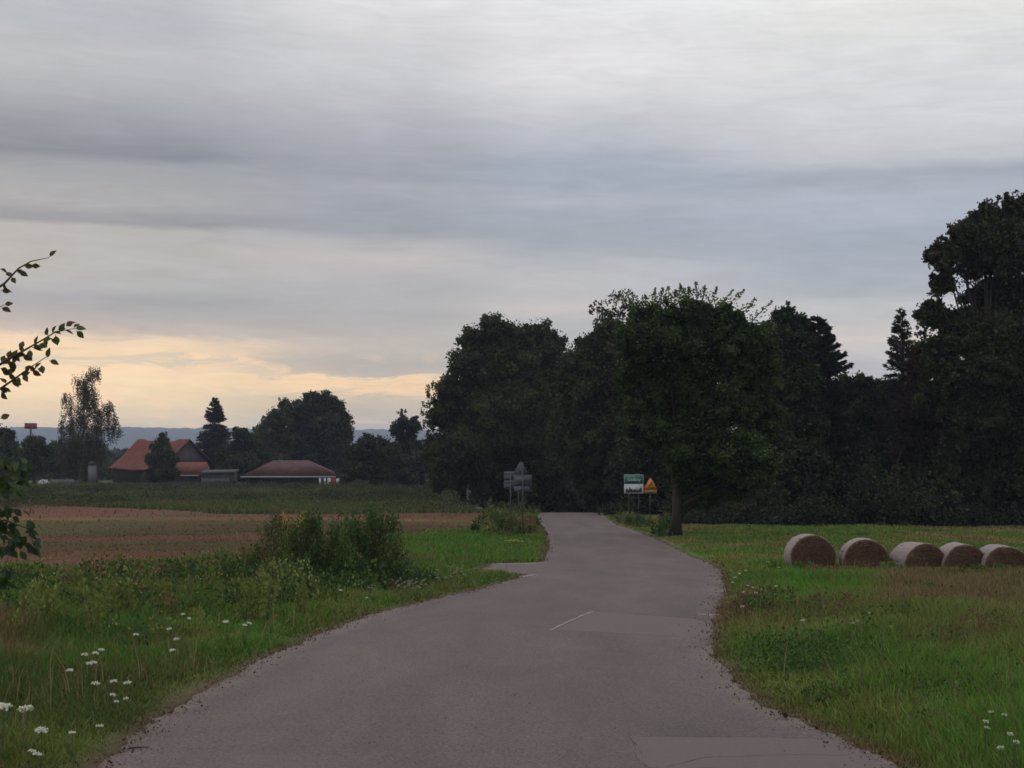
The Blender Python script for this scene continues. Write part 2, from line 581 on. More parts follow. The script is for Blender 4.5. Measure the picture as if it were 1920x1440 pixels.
at = t.n('ShaderNodeAttribute', attribute_name='Col')          # r = sand along the edge, g = cracks
sepc = t.n('ShaderNodeSeparateColor'); t.l(at.outputs['Color'], sepc.inputs[0])
sand = t.m('MULTIPLY', sepc.outputs[0], t.m('MULTIPLY', t.noise(oc, 3.0, 6, 0.7), 1.7), clamp=True)
c = t.mix(sand, c, (.14, .112, .096))
principled(t, c, 0.88, 0.25, 0, bump(t, fine, 0.5, 0.006))
M_ROAD = m

M_PATCH = simple_mat('patch_asphalt', (.090, .067, .065), 0.85, 0.12, 40, bstr=0.3)
M_SEAM = simple_mat('seam_filler', (.088, .074, .072), 0.8, 0.3, 6)
M_CRACK = simple_mat('crack_tar', (.06, .055, .055), 0.8, 0.3, 6)
M_SAND = simple_mat('sand', (.19, .155, .135), 0.95, 0.35, 5)

# ------------------------------------------------------------------ ground sheets
def polar_grid():
    a = np.concatenate([np.linspace(-180, -36, 40, endpoint=False), np.linspace(-36, -24, 30, endpoint=False), np.linspace(-24, 24, 300, endpoint=False),
                        np.linspace(24, 36, 30, endpoint=False), np.linspace(36, 180, 40)])
    r = np.concatenate([np.linspace(0.5, 4, 6, endpoint=False), np.geomspace(4, 300, 330, endpoint=False), np.geomspace(300, 9000, 50)])
    A, R = np.meshgrid(np.radians(a), r)
    return R * np.sin(A), R * np.cos(A)


gx, gy = polar_grid()
gz = hz(gx, gy)
d = rdist(gx, gy)
zone = (gy < 172) & (gy > -35)
gz = gz - np.where(zone, 0.09 * sm(d, 0.02, -0.22), 0) + 0.012
nr, na = gx.shape
gi = np.arange(nr * na).reshape(nr, na)
quads = np.stack([gi[:-1, :-1], gi[:-1, 1:], gi[1:, 1:], gi[1:, :-1]], -1).reshape(-1, 4)[:, ::-1]
gcol = grass_tone(gx, gy)
fm = field_mask(gx, gy)[..., None]
gcol = gcol * 0.62
far = sm(gy, 350, 900)[..., None]
gcol = gcol * (1 - far) + np.array([.045, .055, .03]) * far
gcol = gcol * (1 - fm) + field_col(gx, gy) * fm
ground = mesh_obj('ground', np.stack([gx, gy, gz], -1).reshape(-1, 3), [quads], M_GROUND, None, gcol.reshape(-1, 3), True)
tag(ground, 'grassy ground sloping gently down on both sides of the lane', 'ground', kind='structure')
fv = fm.reshape(-1)
keep = fv[quads].mean(1) > 0.5
used = np.unique(quads[keep]); remap = np.zeros(nr * na, int); remap[used] = np.arange(len(used))
FV = np.stack([gx, gy, gz + 0.02], -1).reshape(-1, 3)[used]
field = mesh_obj('stubble_field', FV, [remap[quads[keep]]], M_GROUND, None, field_col(FV[:, 0], FV[:, 1]), True)
tag(field, 'reddish brown stubble field with green strips left of the lane', 'field', kind='structure')

# hills
hx = np.linspace(-3200, 3200, 500)
rows = []
prof = [(2600, -60), (2800, -25), (3050, 0.35), (3300, 0.8), (3500, 1.0), (3900, .9), (4600, -60)]
ridge = 55 + 9 * (fbm(hx * 0.0011 + 4, hx * 0 + 2, 3) - 0.5) - hx * 0.0035 + 3.0 * (fbm(hx * 0.012, hx * 0 + 9, 3) - 0.5) + 4.0 * (vnoise(hx * 0.11, hx * 0 + 3) - 0.5)
for yy_, k2 in prof:
    z = CAM[2] + (ridge * k2 if k2 > 0 else np.full_like(hx, k2)) + (3.5 * (vnoise(hx * 0.14 + yy_, hx * 0 + 5) - 0.5) if k2 > 0 else 0)
    rows.append(np.stack([hx, np.full_like(hx, yy_) + 60 * (fbm(hx * .004, hx * 0 + yy_, 2) - .5), z], -1))
HV = np.stack(rows)
ii = np.arange(HV.shape[0] * 500).reshape(-1, 500)
hq = np.stack([ii[:-1, :-1], ii[:-1, 1:], ii[1:, 1:], ii[1:, :-1]], -1).reshape(-1, 4)[:, ::-1]
M_HILL = simple_mat('wooded_hill', (.030, .045, .036), 0.95, 0.35, 0.02)
hills = mesh_obj('hills', HV.reshape(-1, 3), [hq], M_HILL, None, None, False)
tag(hills, 'long low wooded ridge, blue with distance, along the horizon', 'hills', kind='structure')

# road
ry = np.concatenate([np.linspace(-35, 4, 30, endpoint=False), np.geomspace(4, 172, 1400)])
sxs = np.linspace(0, 1, 25)
a_, b_ = xl(ry) - 0.12, xr(ry) + 0.12
RX = a_[:, None] + (b_ - a_)[:, None] * sxs
RY = np.repeat(ry[:, None], 25, 1)
RZ = hz(np.clip(RX, xl(RY) , xr(RY)), RY) + 0.05 * (1 - (2 * sxs - 1) ** 2) * sm(ry, 2, 6)[:, None] * 0.6 + 0.006
edge = np.minimum(RX - xl(RY), xr(RY) - RX)
sandm = sm(edge, 0.28, 0.0) * 0.8 * sm(fbm(RX * 0 + RY * 0.6, RX * 0.5, 3), 0.3, 0.6)
# gravel polished line of the inner bend on the left
sandm = np.maximum(sandm, 0.22 * np.exp(-((RX - xl(RY) - 0.75 - 0.1 * np.sin(RY)) / 0.16) ** 2) * sm(RY, 11, 13) * sm(RY, 19, 16))
sandm = np.maximum(sandm, 0.30 * np.exp(-((RX + 1.45) / 0.5) ** 2) * sm(RY, 10.2, 9.6))
sandm = np.maximum(sandm, 0.9 * sm(RY, 44.0, 44.9) * sm(RX, 1.2, 0.6) * sm(RY, 46.5, 45.5))
# faint wheel paths rubbed paler
for off_ in (1.25, 3.3):
    sandm = np.maximum(sandm, .16 * np.exp(-((RX - xl(40 + 0 * RY) * 0 - (a_[:, None] + off_)) / .38) ** 2) * fbm(RX * .8, RY * .12, 3))
rc = np.stack([sandm, sandm * 0, sandm * 0], -1)
ii = np.arange(len(ry) * 25).reshape(-1, 25)
rq = np.stack([ii[:-1, :-1], ii[:-1, 1:], ii[1:, 1:], ii[1:, :-1]], -1).reshape(-1, 4)
road = mesh_obj('road', np.stack([RX, RY, RZ], -1).reshape(-1, 3), [rq], M_ROAD, None, rc.reshape(-1, 3), True)
tag(road, 'narrow grey asphalt lane winding away between the verges', 'road', kind='structure')


def road_z(x, y):
    x, y = np.asarray(x, float), np.asarray(y, float)
    a, b = xl(y) - 0.12, xr(y) + 0.12
    s = (x - a) / (b - a)
    return hz(np.clip(x, xl(y), xr(y)), y) + 0.05 * (1 - (2 * s - 1) ** 2) * 0.6 + 0.006


def road_px(px, py):
    for _ in range(1):
        p = onground(px, py)
    return p[0], p[1]


def decal(name, poly, mat, label, lift=0.0015, nseg=24):
    """quad-ish patch: poly = 4 pixel corners (near-left, near-right, far-right, far-left)"""
    c = [np.array(road_px(*q)) for q in poly]
    V, n = [], nseg
    for i in range(n + 1):
        for j in range(n + 1):
            s, t_ = j / n, i / n
            p = (c[0] * (1 - s) + c[1] * s) * (1 - t_) + (c[3] * (1 - s) + c[2] * s) * t_
            e = 0.09 * (fbm(p[0] * 5, p[1] * 2.5, 3) - 0.5) * (i in (0, n) or j in (0, n))
            p = p + e
            x = float(np.clip(p[0], xl(p[1]) + 0.02, xr(p[1]) - 0.02))
            V.append((x, p[1], float(road_z(x, p[1])) + lift))
    q = [(i * (n + 1) + j, i * (n + 1) + j + 1, (i + 1) * (n + 1) + j + 1, (i + 1) * (n + 1) + j) for i in range(n) for j in range(n)]
    o = mesh_obj(name, V, [np.array(q)], mat)
    tag(o, label, 'road patch', kind='structure')
    return o


decal('road_patch', [(1040, 1187), (1336, 1199), (1338, 1163), (1112, 1151)], M_PATCH, 'pale repaired patch in the asphalt at the right edge')
decal('road_patch', [(1212, 1450), (1700, 1450), (1560, 1388), (1185, 1391)], M_PATCH, 'pale repaired patch in the asphalt at the bottom of the view')


def strip(name, pxs, wid, mat, label, lift=0.005):
    pts = np.array([road_px(*q) for q in pxs])
    tt = np.linspace(0, 1, 40)
    s = np.linspace(0, 1, len(pts))
    x, y = np.interp(tt, s, pts[:, 0]), np.interp(tt, s, pts[:, 1])
    x = x + 0.02 * (vnoise(tt * 12, tt * 0 + wid * 100) - 0.5); y = y + 0.04 * (vnoise(tt * 9, tt * 0 + 7) - 0.5)
    dx, dy = np.gradient(x), np.gradient(y); L = np.hypot(dx, dy)
    ww = wid * (0.5 + vnoise(tt * 14, tt * 0 + 2))
    V = []
    for sg in (-1, 1):
        xx, yy2 = x - sg * dy / L * ww / 2, y + sg * dx / L * ww / 2
        V.append(np.stack([xx, yy2, road_z(xx, yy2) + lift], -1))
    V = np.concatenate(V); n = 40
    q = np.array([(i, i + n, i + n + 1, i + 1) for i in range(n - 1)])
    o = mesh_obj(name, V, [q], mat)
    tag(o, label, 'road mark', kind='structure')


strip('road_seam', [(1033, 1187), (1072, 1168), (1112, 1151)], 0.045, M_SAND, 'whitish sealed seam along the left side of the middle patch')
strip('road_seam', [(1112, 1151), (1200, 1156), (1335, 1164)], 0.03, M_PATCH, 'thin pale seam along the far side of the middle patch')
strip('road_seam', [(1184, 1390), (1250, 1389), (1400, 1387), (1555, 1387)], 0.006, M_SEAM, 'thin pale seam across the lane at the bottom patch')
strip('road_seam', [(1184, 1390), (1200, 1415), (1214, 1448)], 0.009, M_SEAM, 'short pale seam at the left of the bottom patch')
strip('road_crack', [(1250, 1448), (1330, 1430), (1480, 1422), (1600, 1421)], 0.007, M_CRACK, 'dark thin crack across the bottom patch')
strip('sand_streak', [(1303, 1154), (1325, 1156), (1345, 1154)], 0.14, M_SAND, 'pale sand swept onto the right edge of the lane')
strip('sand_streak', [(978, 1083), (1000, 1079)], 0.25, M_SAND, 'pale sand at the corner of the left lay-by')


# ------------------------------------------------------------------ leaves
def unit(v_):
    return v_ / (np.linalg.norm(v_, axis=-1, keepdims=True) + 1e-9)


def leaf_geo(Pt, size, width=0.42, up=0.35, axis=None, r=rng):
    n = len(Pt)
    a = unit(r.normal(size=(n, 3))) if axis is None else unit(axis + 0.35 * r.normal(size=(n, 3)))
    nn = r.normal(size=(n, 3)); nn[:, 2] = np.abs(nn[:, 2]) + up
    b = unit(np.cross(nn, a))
    s = np.asarray(size).reshape(-1, 1) * np.ones((n, 1))
    V = np.stack([Pt, Pt + a * s * .5 + b * s * width, Pt + a * s, Pt + a * s * .5 - b * s * width], 1).reshape(-1, 3)
    Q = np.arange(n * 4).reshape(n, 4)
    return V, Q


class Leaves:
    def __init__(s): s.P, s.S, s.C, s.A = [], [], [], []

    def add(s, Pt, size, col, axis=None):
        n = len(Pt)
        s.P.append(Pt); s.S.append(np.broadcast_to(size, (n,)))
        s.C.append(np.broadcast_to(col, (n, 3)))
        s.A.append(unit(rng.normal(size=(n, 3))) if axis is None else np.broadcast_to(axis, (n, 3)))

    def build(s, name, mat, parent, base, width=0.42, up=0.35):
        Pt = np.concatenate(s.P); S = np.concatenate(s.S); Cc = np.concatenate(s.C); A = np.concatenate(s.A)
        V, Q = leaf_geo(Pt, S, width, up, A)
        col = Cc * (0.75 + 0.5 * rng.random((len(Pt), 1)))
        return mesh_obj(name, V, [Q], mat, parent, np.repeat(col, 4, 0), False, base)


def ball(n, rad=1.0):
    return unit(rng.normal(size=(n, 3))) * (rng.random((n, 1)) ** (1 / 3)) * rad


def blob_leaves(L, c, r, n, leaf, cols, clump=0.30, nc=None, dense=0.3, droop=0.0):
    """c centre, r (3) radii"""
    c = np.asarray(c); r = np.asarray(r)
    nc = nc or max(8, int(20 * (r[0] * r[2]) ** 0.25))
    nf = int(n * dense); per = max(3, int((n - nf) / nc))
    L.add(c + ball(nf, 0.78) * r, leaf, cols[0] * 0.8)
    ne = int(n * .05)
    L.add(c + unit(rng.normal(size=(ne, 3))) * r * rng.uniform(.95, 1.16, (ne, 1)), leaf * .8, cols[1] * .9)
    for i in range(nc):
        dr = unit(rng.normal(size=(1, 3)))[0]
        cc = c + dr * r * rng.uniform(0.55, 0.98)
        cr = clump * r.mean() * rng.uniform(0.6, 1.3)
        t_ = rng.random()
        col = (cols[0] * (1 - t_) + cols[1] * t_) * rng.uniform(0.65, 1.35)
        q = ball(per) * cr * np.array([1, 1, .75])
        if droop: q[:, 2] -= droop * cr * rng.random(per) * 2
        L.add(cc + q, leaf * rng.uniform(0.8, 1.2, per), col)


def limbs(mb, base, top, r0, targets, n=7):
    """tapered trunk from base to top and a limb to each target"""
    base, top = np.asarray(base), np.asarray(top)
    tt = np.linspace(0, 1, 9)[:, None]
    wob = (top - base)[2] * 0.006
    pts = base + (top - base) * tt + np.concatenate([[[0, 0, 0]], rng.normal(size=(8, 3)) * np.array([wob, wob, 0])])
    rad = r0 * (1 - 0.85 * tt[:, 0]) * (1 + 0.5 * np.exp(-tt[:, 0] * 25))
    mb.tube(pts, rad, n + 3)
    for tg in targets:
        tg = np.asarray(tg)
        f = rng.uniform(0.25, 0.7)
        zf = (tg[2] - base[2]) / max(0.1, (top - base)[2])
        f = float(np.clip(min(f, zf - 0.12), 0.12, 0.8))
        s = base + (top - base) * f
        mid = (s + tg) / 2 + np.array([0, 0, 0.06 * np.linalg.norm(tg - s)]) + rng.normal(size=3) * 0.03 * np.linalg.norm(tg - s)
        rr = r0 * (1 - 0.85 * f) * 0.5
        mb.tube([s, (s + mid) / 2 + [0, 0, .02], mid, (mid + tg) / 2, tg], [rr, rr * .8, rr * .6, rr * .4, rr * .2], 5)


def tree(name, label, px, Yd, blobs, n, leaf, cols, r0=0.3, group=None, cat='tree', depth=1.0, mat=None, dense=0.3, clump=0.3, droop=0.0, nc=None,
         sparse=(), shoots=(), bark=None, base=None, up=0.35, crown='crown'):
    """blobs in photo pixels at distance Yd: (px, py, r[, dy]) -> real ellipsoids of real depth"""
    base = G(px, Yd) if base is None else base
    base = base - np.array([0, 0, .1])
    e = empty(name, base, label, cat, group)
    s = Yd / F
    n = int(n * 1.8); leaf = leaf * 1.1; dense = max(dense, .36)
    L = Leaves()
    W = np.array([b[2] ** 2 for b in blobs], float); W /= W.sum()
    cs = []
    for b, wgt in zip(blobs, W):
        dy = b[3] if len(b) > 3 else rng.uniform(-1, 1) * 0.45 * depth * b[2] * s * 2
        c = P(b[0], b[1], Yd + dy)
        r = np.array([b[2] * s, b[2] * s * 1.15 * depth, b[2] * s * 0.95])
        blob_leaves(L, c, r, int(n * wgt), leaf, cols, clump, nc, dense, droop)
        cs.append(c)
    for b in sparse:       # airy outer sprays
        c = P(b[0], b[1], Yd + rng.uniform(-.5, .5))
        r = b[2] * s
        for i in range(int(b[3])):
            q = c + ball(1, r)[0]
            L.add(q + ball(14) * r * 0.2, leaf * .8, cols[1] * rng.uniform(.6, 1.1))
        cs.append(c)
    mb = MB()
    top = np.array(max(cs, key=lambda q: q[2])) * 0.6 + np.array([base[0], base[1], max(q[2] for q in cs)]) * 0.4
    top[0] = top[0] * .25 + base[0] * .75; top[1] = top[1] * .3 + base[1] * .7
    limbs(mb, base, top, r0, cs)
    for (sx_, sy_, ln, lean) in shoots:   # upright leafy shoots
        p0 = P(sx_, sy_, Yd + rng.uniform(-1, 1))
        dirv = unit(np.array([lean, rng.uniform(-.2, .2), 1.0]))
        m_ = 70
        ln = ln * rng.uniform(.7, 1.25)
        ts = rng.random(m_)[:, None] ** 1.3 * ln * s
        L.add(p0 + dirv * ts + rng.normal(size=(m_, 3)) * 0.13 * (1.15 - ts / (ln * s)), leaf * 0.8, cols[1] * rng.uniform(1.1, 1.6), dirv)
        mb.tube([p0 - dirv * 1.5, p0 + dirv * ln * s], [0.03, 0.008], 4)
    mb.build('trunk', bark or M_BARK, e, True, base)
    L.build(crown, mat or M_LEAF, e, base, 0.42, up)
    return e


def spruce(name, label, px, Yd, top_y, half, n, cols, leaf=0.2, group=None, y_ref=None, sparse=1.0, base=None):
    """half: list of (py, half width px) envelope"""
    base = G(px, Yd) if base is None else base
    base = base - np.array([0, 0, .1])
    s = Yd / F
    top = P(px, top_y, Yd)
    Hh = top[2] - base[2]
    e = empty(name, base, label, 'tree', group)
    mb = MB(); mb.tube([base, (base + top) / 2, top], [0.02 * Hh, 0.013 * Hh, 0.01], 8)
    L = Leaves()
    zs = [P(px, h[0], Yd)[2] for h in half][::-1]; hw = [h[1] * s for h in half][::-1]
    nb = int(80 * sparse + Hh * 14 * sparse)
    n = int(n * 1.5)
    per = n // nb
    for i in range(nb):
        f = (i + rng.random()) / nb
        z = top[2] - f ** 0.8 * (Hh * 0.93)
        R = float(np.interp(z, zs, hw)) * rng.choice([.72, .82, .9, .96, 1.0]) * rng.uniform(.88, 1.04)
        a = rng.uniform(0, 2 * math.pi)
        droop = -0.28 * R if f > 0.25 else 0.25 * R
        m_ = max(6, int(per * (0.3 + 1.4 * R / max(hw))))
        t_ = rng.random(m_) ** 0.7
        tipz = droop + 0.10 * R
        x = np.stack([math.cos(a) * R * t_, math.sin(a) * R * t_, droop * t_ + (tipz - droop) * t_ ** 3], -1)
        side = rng.normal(size=(m_, 3)) * np.array([.24, .24, .12]) * (R * 0.5 * (1.15 - t_))[:, None] + rng.normal(size=(m_, 3)) * 0.05
        dirv = np.array([math.cos(a), math.sin(a), -0.25])
        c0 = np.array([base[0] + (top - base)[0] * 0, base[1], z])
        tmix = rng.random()
        L.add(c0 + x + side, leaf * rng.uniform(.7, 1.2, m_), (cols[0] * (1 - tmix) + cols[1] * tmix) * rng.uniform(.7, 1.3), dirv)
        mb.tube([c0, c0 + np.array([math.cos(a) * R * .9, math.sin(a) * R * .9, droop * .8])], [0.012 * R + .015, .008], 4, False)
    m_ = 40
    L.add(top - np.array([0, 0, 1]) * rng.random((m_, 1)) * 0.07 * Hh + rng.normal(size=(m_, 3)) * 0.04, leaf * .7, cols[0], np.array([0, 0, 1.]))
    mb.build('trunk', M_BARK, e, True, base)
    L.build('crown', M_LEAF, e, base, 0.20, 0.2)
    return e


c_ = lambda *a: np.array(a, float)
DK = (c_(.023, .032, .017), c_(.046, .058, .024))
DK2 = (c_(.024, .038, .022), c_(.042, .068, .028))
OAK = (c_(.030, .037, .015), c_(.068, .070, .026))
GRN = (c_(.030, .062, .022), c_(.070, .135, .034))
OLV = (c_(.060, .070, .026), c_(.100, .105, .036))
BRN = (c_(.056, .050, .026), c_(.085, .068, .034))
CON = (c_(.022, .030, .020), c_(.034, .042, .026))

# --- wood behind the lane
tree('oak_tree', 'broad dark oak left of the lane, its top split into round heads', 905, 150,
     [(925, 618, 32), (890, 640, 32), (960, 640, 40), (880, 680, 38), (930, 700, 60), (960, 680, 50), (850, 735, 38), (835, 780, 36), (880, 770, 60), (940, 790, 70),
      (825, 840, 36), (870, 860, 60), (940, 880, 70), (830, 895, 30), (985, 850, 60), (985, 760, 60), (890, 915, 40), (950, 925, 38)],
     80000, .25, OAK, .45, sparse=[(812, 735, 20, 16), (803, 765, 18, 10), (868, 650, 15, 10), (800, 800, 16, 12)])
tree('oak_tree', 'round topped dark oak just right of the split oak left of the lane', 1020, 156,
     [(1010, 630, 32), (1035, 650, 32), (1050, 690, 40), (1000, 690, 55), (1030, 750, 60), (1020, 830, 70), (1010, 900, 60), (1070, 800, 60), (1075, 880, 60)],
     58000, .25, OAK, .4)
tree('tall_tree', 'brownish broad tree behind the lane with a thin airy top', 1120, 128,
     [(1085, 690, 40), (1120, 660, 42), (1160, 640, 45), (1100, 740, 60), (1160, 720, 60), (1100, 820, 70), (1170, 810, 70), (1120, 890, 60), (1180, 890, 60)],
     45000, .26, (c_(.032, .040, .018), c_(.064, .076, .028)), .35,
     sparse=[(1165, 575, 34, 42), (1130, 600, 24, 20), (1190, 575, 26, 26), (1120, 580, 14, 9), (1125, 630, 20, 16), (1150, 600, 24, 20)])
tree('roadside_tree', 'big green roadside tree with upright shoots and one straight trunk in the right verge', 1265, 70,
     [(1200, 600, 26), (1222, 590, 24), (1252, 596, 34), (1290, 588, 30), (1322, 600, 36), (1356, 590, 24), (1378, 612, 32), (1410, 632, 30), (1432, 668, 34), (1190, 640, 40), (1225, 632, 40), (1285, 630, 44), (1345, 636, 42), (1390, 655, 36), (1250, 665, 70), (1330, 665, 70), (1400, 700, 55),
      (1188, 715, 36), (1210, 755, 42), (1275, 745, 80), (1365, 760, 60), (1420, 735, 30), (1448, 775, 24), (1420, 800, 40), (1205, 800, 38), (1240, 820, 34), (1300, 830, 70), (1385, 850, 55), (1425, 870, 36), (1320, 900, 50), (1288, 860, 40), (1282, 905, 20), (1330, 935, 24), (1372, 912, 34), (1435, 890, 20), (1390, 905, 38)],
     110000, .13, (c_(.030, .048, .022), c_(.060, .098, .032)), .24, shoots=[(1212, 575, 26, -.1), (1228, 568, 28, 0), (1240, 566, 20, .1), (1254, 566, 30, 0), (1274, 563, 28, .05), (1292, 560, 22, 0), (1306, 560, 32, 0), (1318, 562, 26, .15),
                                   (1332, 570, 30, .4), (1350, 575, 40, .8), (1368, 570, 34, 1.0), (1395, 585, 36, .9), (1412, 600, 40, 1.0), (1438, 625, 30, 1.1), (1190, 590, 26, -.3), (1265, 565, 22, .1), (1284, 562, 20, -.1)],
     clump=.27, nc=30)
tree('dark_tree', 'dark pointed leafy tree between the roadside tree and the conifer', 1470, 96,
     [(1465, 600, 25), (1495, 610, 22), (1450, 640, 36), (1490, 655, 34), (1450, 710, 50), (1495, 720, 45), (1460, 790, 55), (1500, 800, 50), (1455, 870, 55), (1510, 880, 55), (1470, 930, 40)],
     42000, .2, DK2, .28, clump=.33, sparse=[(1480, 583, 16, 12), (1450, 610, 14, 10)])
spruce('conifer_tree', 'dense dark conifer with a stepped right side behind the bales', 1535, 99, 594,
       [(594, 4), (640, 34), (700, 58), (780, 80), (860, 95), (960, 100)], 80000, CON, .26)
tree('wood_tree', 'low grey green tree filling the gap right of the dense conifer', 1640, 112,
     [(1610, 745, 36), (1645, 738, 28), (1680, 752, 30), (1600, 800, 50), (1660, 810, 55), (1715, 800, 45), (1620, 880, 60), (1690, 880, 60), (1650, 935, 45), (1720, 930, 45)],
     36000, .24, OLV, .28)
tree('wood_tree', 'dark tree filling the dip between the dense conifer and the thin spruce', 1600, 108,
     [(1580, 730, 30), (1610, 725, 26), (1640, 735, 26), (1670, 732, 24), (1600, 780, 45), (1655, 785, 45), (1590, 850, 50), (1650, 860, 50), (1610, 930, 50), (1680, 930, 50)], 34000, .22, DK2, .24)
tree('rusty_tree', 'thin rusty brown tree tucked between the spruce and the tallest tree', 1722, 98,
     [(1712, 690, 18), (1722, 665, 18), (1730, 700, 22), (1715, 730, 26), (1740, 735, 26), (1705, 770, 30), (1745, 780, 34), (1715, 830, 44), (1755, 850, 44), (1720, 910, 50)], 26000, .18,
     (c_(.040, .026, .020), c_(.070, .040, .026)), .2, sparse=[(1712, 655, 14, 16), (1735, 640, 14, 14)])
spruce('spruce_tree', 'thin spiky spruce with open branches beside the big right tree', 1692, 104, 578,
       [(578, 2), (620, 17), (680, 35), (740, 46), (800, 56), (960, 62)], 28000, (c_(.030, .028, .024), c_(.046, .036, .028)), .2, sparse=1.3)
tree('chestnut_tree', 'tallest tree at the right with rusty patches and sky gaps', 1850, 92,
     [(1855, 415, 40), (1815, 445, 36), (1912, 400, 42), (1770, 480, 32), (1830, 490, 42), (1900, 470, 60), (1770, 530, 26), (1860, 560, 55), (1925, 560, 55), (1745, 590, 28),
      (1800, 620, 50), (1760, 660, 40), (1860, 650, 70), (1930, 660, 60), (1780, 700, 40), (1830, 730, 60), (1910, 760, 70), (1990, 440, 80), (2000, 600, 90), (2000, 760, 80), (1980, 870, 70),
      (1860, 830, 60), (1930, 870, 60), (1800, 860, 50), (1740, 745, 30), (1870, 925, 50), (1940, 930, 50), (1800, 925, 45), (1800, 712, 46, -1.5), (1842, 780, 50, -1.8), (1785, 775, 24, -1), (1905, 640, 55, -2), (1860, 700, 55, -2)],
     150000, .20, (c_(.034, .038, .017), c_(.064, .062, .026)), .32, clump=.25, dense=.38, sparse=[(1790, 425, 14, 14), (1765, 455, 12, 12), (1880, 372, 14, 12), (1745, 480, 14, 12), (1755, 560, 16, 14), (1735, 575, 12, 10), (1850, 385, 16, 12), (1725, 620, 14, 10), (1730, 680, 16, 16)])
tree('wood_tree', 'shaded tree behind the gap between the thin spruce and the tallest tree', 1770, 118,
     [(1740, 790, 40), (1790, 810, 45), (1730, 860, 55), (1800, 880, 55), (1860, 890, 60), (1770, 935, 45)], 22000, .25, DK, .25)
tree('wood_tree', 'dark leafy tree closing the view at the end of the lane', 1090, 190,
     [(1040, 760, 60), (1110, 770, 60), (1180, 780, 60), (1040, 850, 60), (1110, 870, 60), (1180, 870, 60), (1060, 930, 50), (1130, 940, 50), (1200, 930, 50)], 26000, .42, DK, .35)
tree('wood_tree', 'dark tree standing behind the place name sign', 1215, 116,
     [(1200, 820, 50), (1250, 800, 60), (1180, 880, 40), (1230, 890, 45), (1290, 890, 60), (1280, 930, 45), (1215, 935, 40)], 22000, .25, DK2, .22)
tree('wood_tree', 'dark tree low behind the crown of the roadside tree', 1360, 104,
     [(1330, 880, 55), (1390, 860, 60), (1340, 935, 45), (1400, 930, 50), (1440, 940, 40), (1290, 940, 40)], 22000, .24, DK, .22)

# woodland floor
L = Leaves()
for i in range(420):
    px = rng.uniform(1150, 2080); Yd = rng.uniform(90, 125) if px > 1330 else rng.uniform(112, 135)
    g = G(px, Yd)
    hgt = .6 + 13 * max(0, float(fbm(np.array(px * .017 + 5), np.array(Yd * .05), 3)) - .34) * rng.uniform(.5, 1.1)
    q = ball(130) * np.array([1.5, 1.2, hgt * .6]) + g + np.array([0, 0, hgt * .5])
    L.add(q, .22, (DK[0] if rng.random() < .5 else DK[1]) * rng.uniform(.7, 1.1))
for i in range(260):       # front edge of the brush
    px = rng.uniform(1255, 2060); Yd = rng.uniform(86.5, 91)
    g = G(px, Yd); hgt = .3 + 9.0 * max(0, float(fbm(np.array(px * .021), np.array(3.3), 3)) - .36) * rng.uniform(.4, 1.1)
    L.add(ball(110) * np.array([.9, .8, max(.3, hgt * .6)]) + g + np.array([0, 0, hgt * .45]), .18, (DK[0] if rng.random() < .8 else OAK[1]) * rng.uniform(.45, .9))
for i in range(620):       # brush where the lane disappears
    px = rng.uniform(985, 1240); Yd = rng.uniform(150, 235)
    g = G(px, Yd); hgt = rng.uniform(3, 7.5)
    L.add(ball(190) * np.array([2.2, 1.5, hgt * .6]) + g + np.array([0, 0, hgt * .5]), .34, DK[0] * rng.uniform(.7, 1.1))
und = L.build('undergrowth', M_LEAF, None, c_(20, 100, -2.6))
tag(und, 'dark brush along the foot of the wood behind the bales', 'undergrowth', kind='stuff')

# --- farm trees
b0 = G(150, 238)
e = empty('birch_tree', b0, 'tall hanging birch left of the red roofed barn', 'tree')
L = Leaves(); mb = MB(); cs = []
for (bx, by, br, k2) in [(162, 722, 14, 1.2), (172, 738, 14, 1.2), (165, 752, 18, 1.2), (150, 710, 14, 1), (172, 700, 14, 1), (180, 695, 8, 1), (155, 740, 18, 1), (125, 750, 14, 1), (135, 780, 24, 1), (165, 770, 26, 1), (190, 770, 18, 1), (120, 800, 14, 1), (160, 810, 34, 1.5),
                         (205, 760, 12, .8), (212, 790, 16, .9), (195, 800, 22, 1), (220, 805, 10, .6), (130, 830, 22, 1.6), (160, 845, 32, 2.2), (185, 840, 20, 1.3), (140, 870, 24, 2), (165, 875, 24, 2), (120, 850, 16, 1)]:
    c = P(bx, by, 238 + rng.uniform(-2, 2)); r = br * 238 / F
    cs.append(c)
    for i in range(int(36 * k2 * (br / 18) ** 1.3 * (1.0 if by < 820 else 1.7))):
        p0 = c + ball(1, r)[0] * np.array([1, 1, .9]) + [0, 0, r * .3]
        ln = rng.uniform(.5, 1.6) * min(r, 1.6) + .4
        m_ = 26
        tt = rng.random(m_)[:, None]
        L.add(p0 + np.array([rng.uniform(-.2, .3), 0, -1]) * tt * ln + rng.normal(size=(m_, 3)) * .14, .22, (c_(.085, .066, .036) * (1 - i % 2 * .5) + c_(.01, .012, .004) * (i % 2)) * rng.uniform(.7, 1.2), np.array([0, 0, -1.]))
limbs(mb, b0 - [0, 0, .1], P(165, 690, 238), .3, cs[2:])
mb.build('trunk', M_BIRCHBARK, e, True, b0)
L.build('crown', M_LEAF, e, b0, .35)

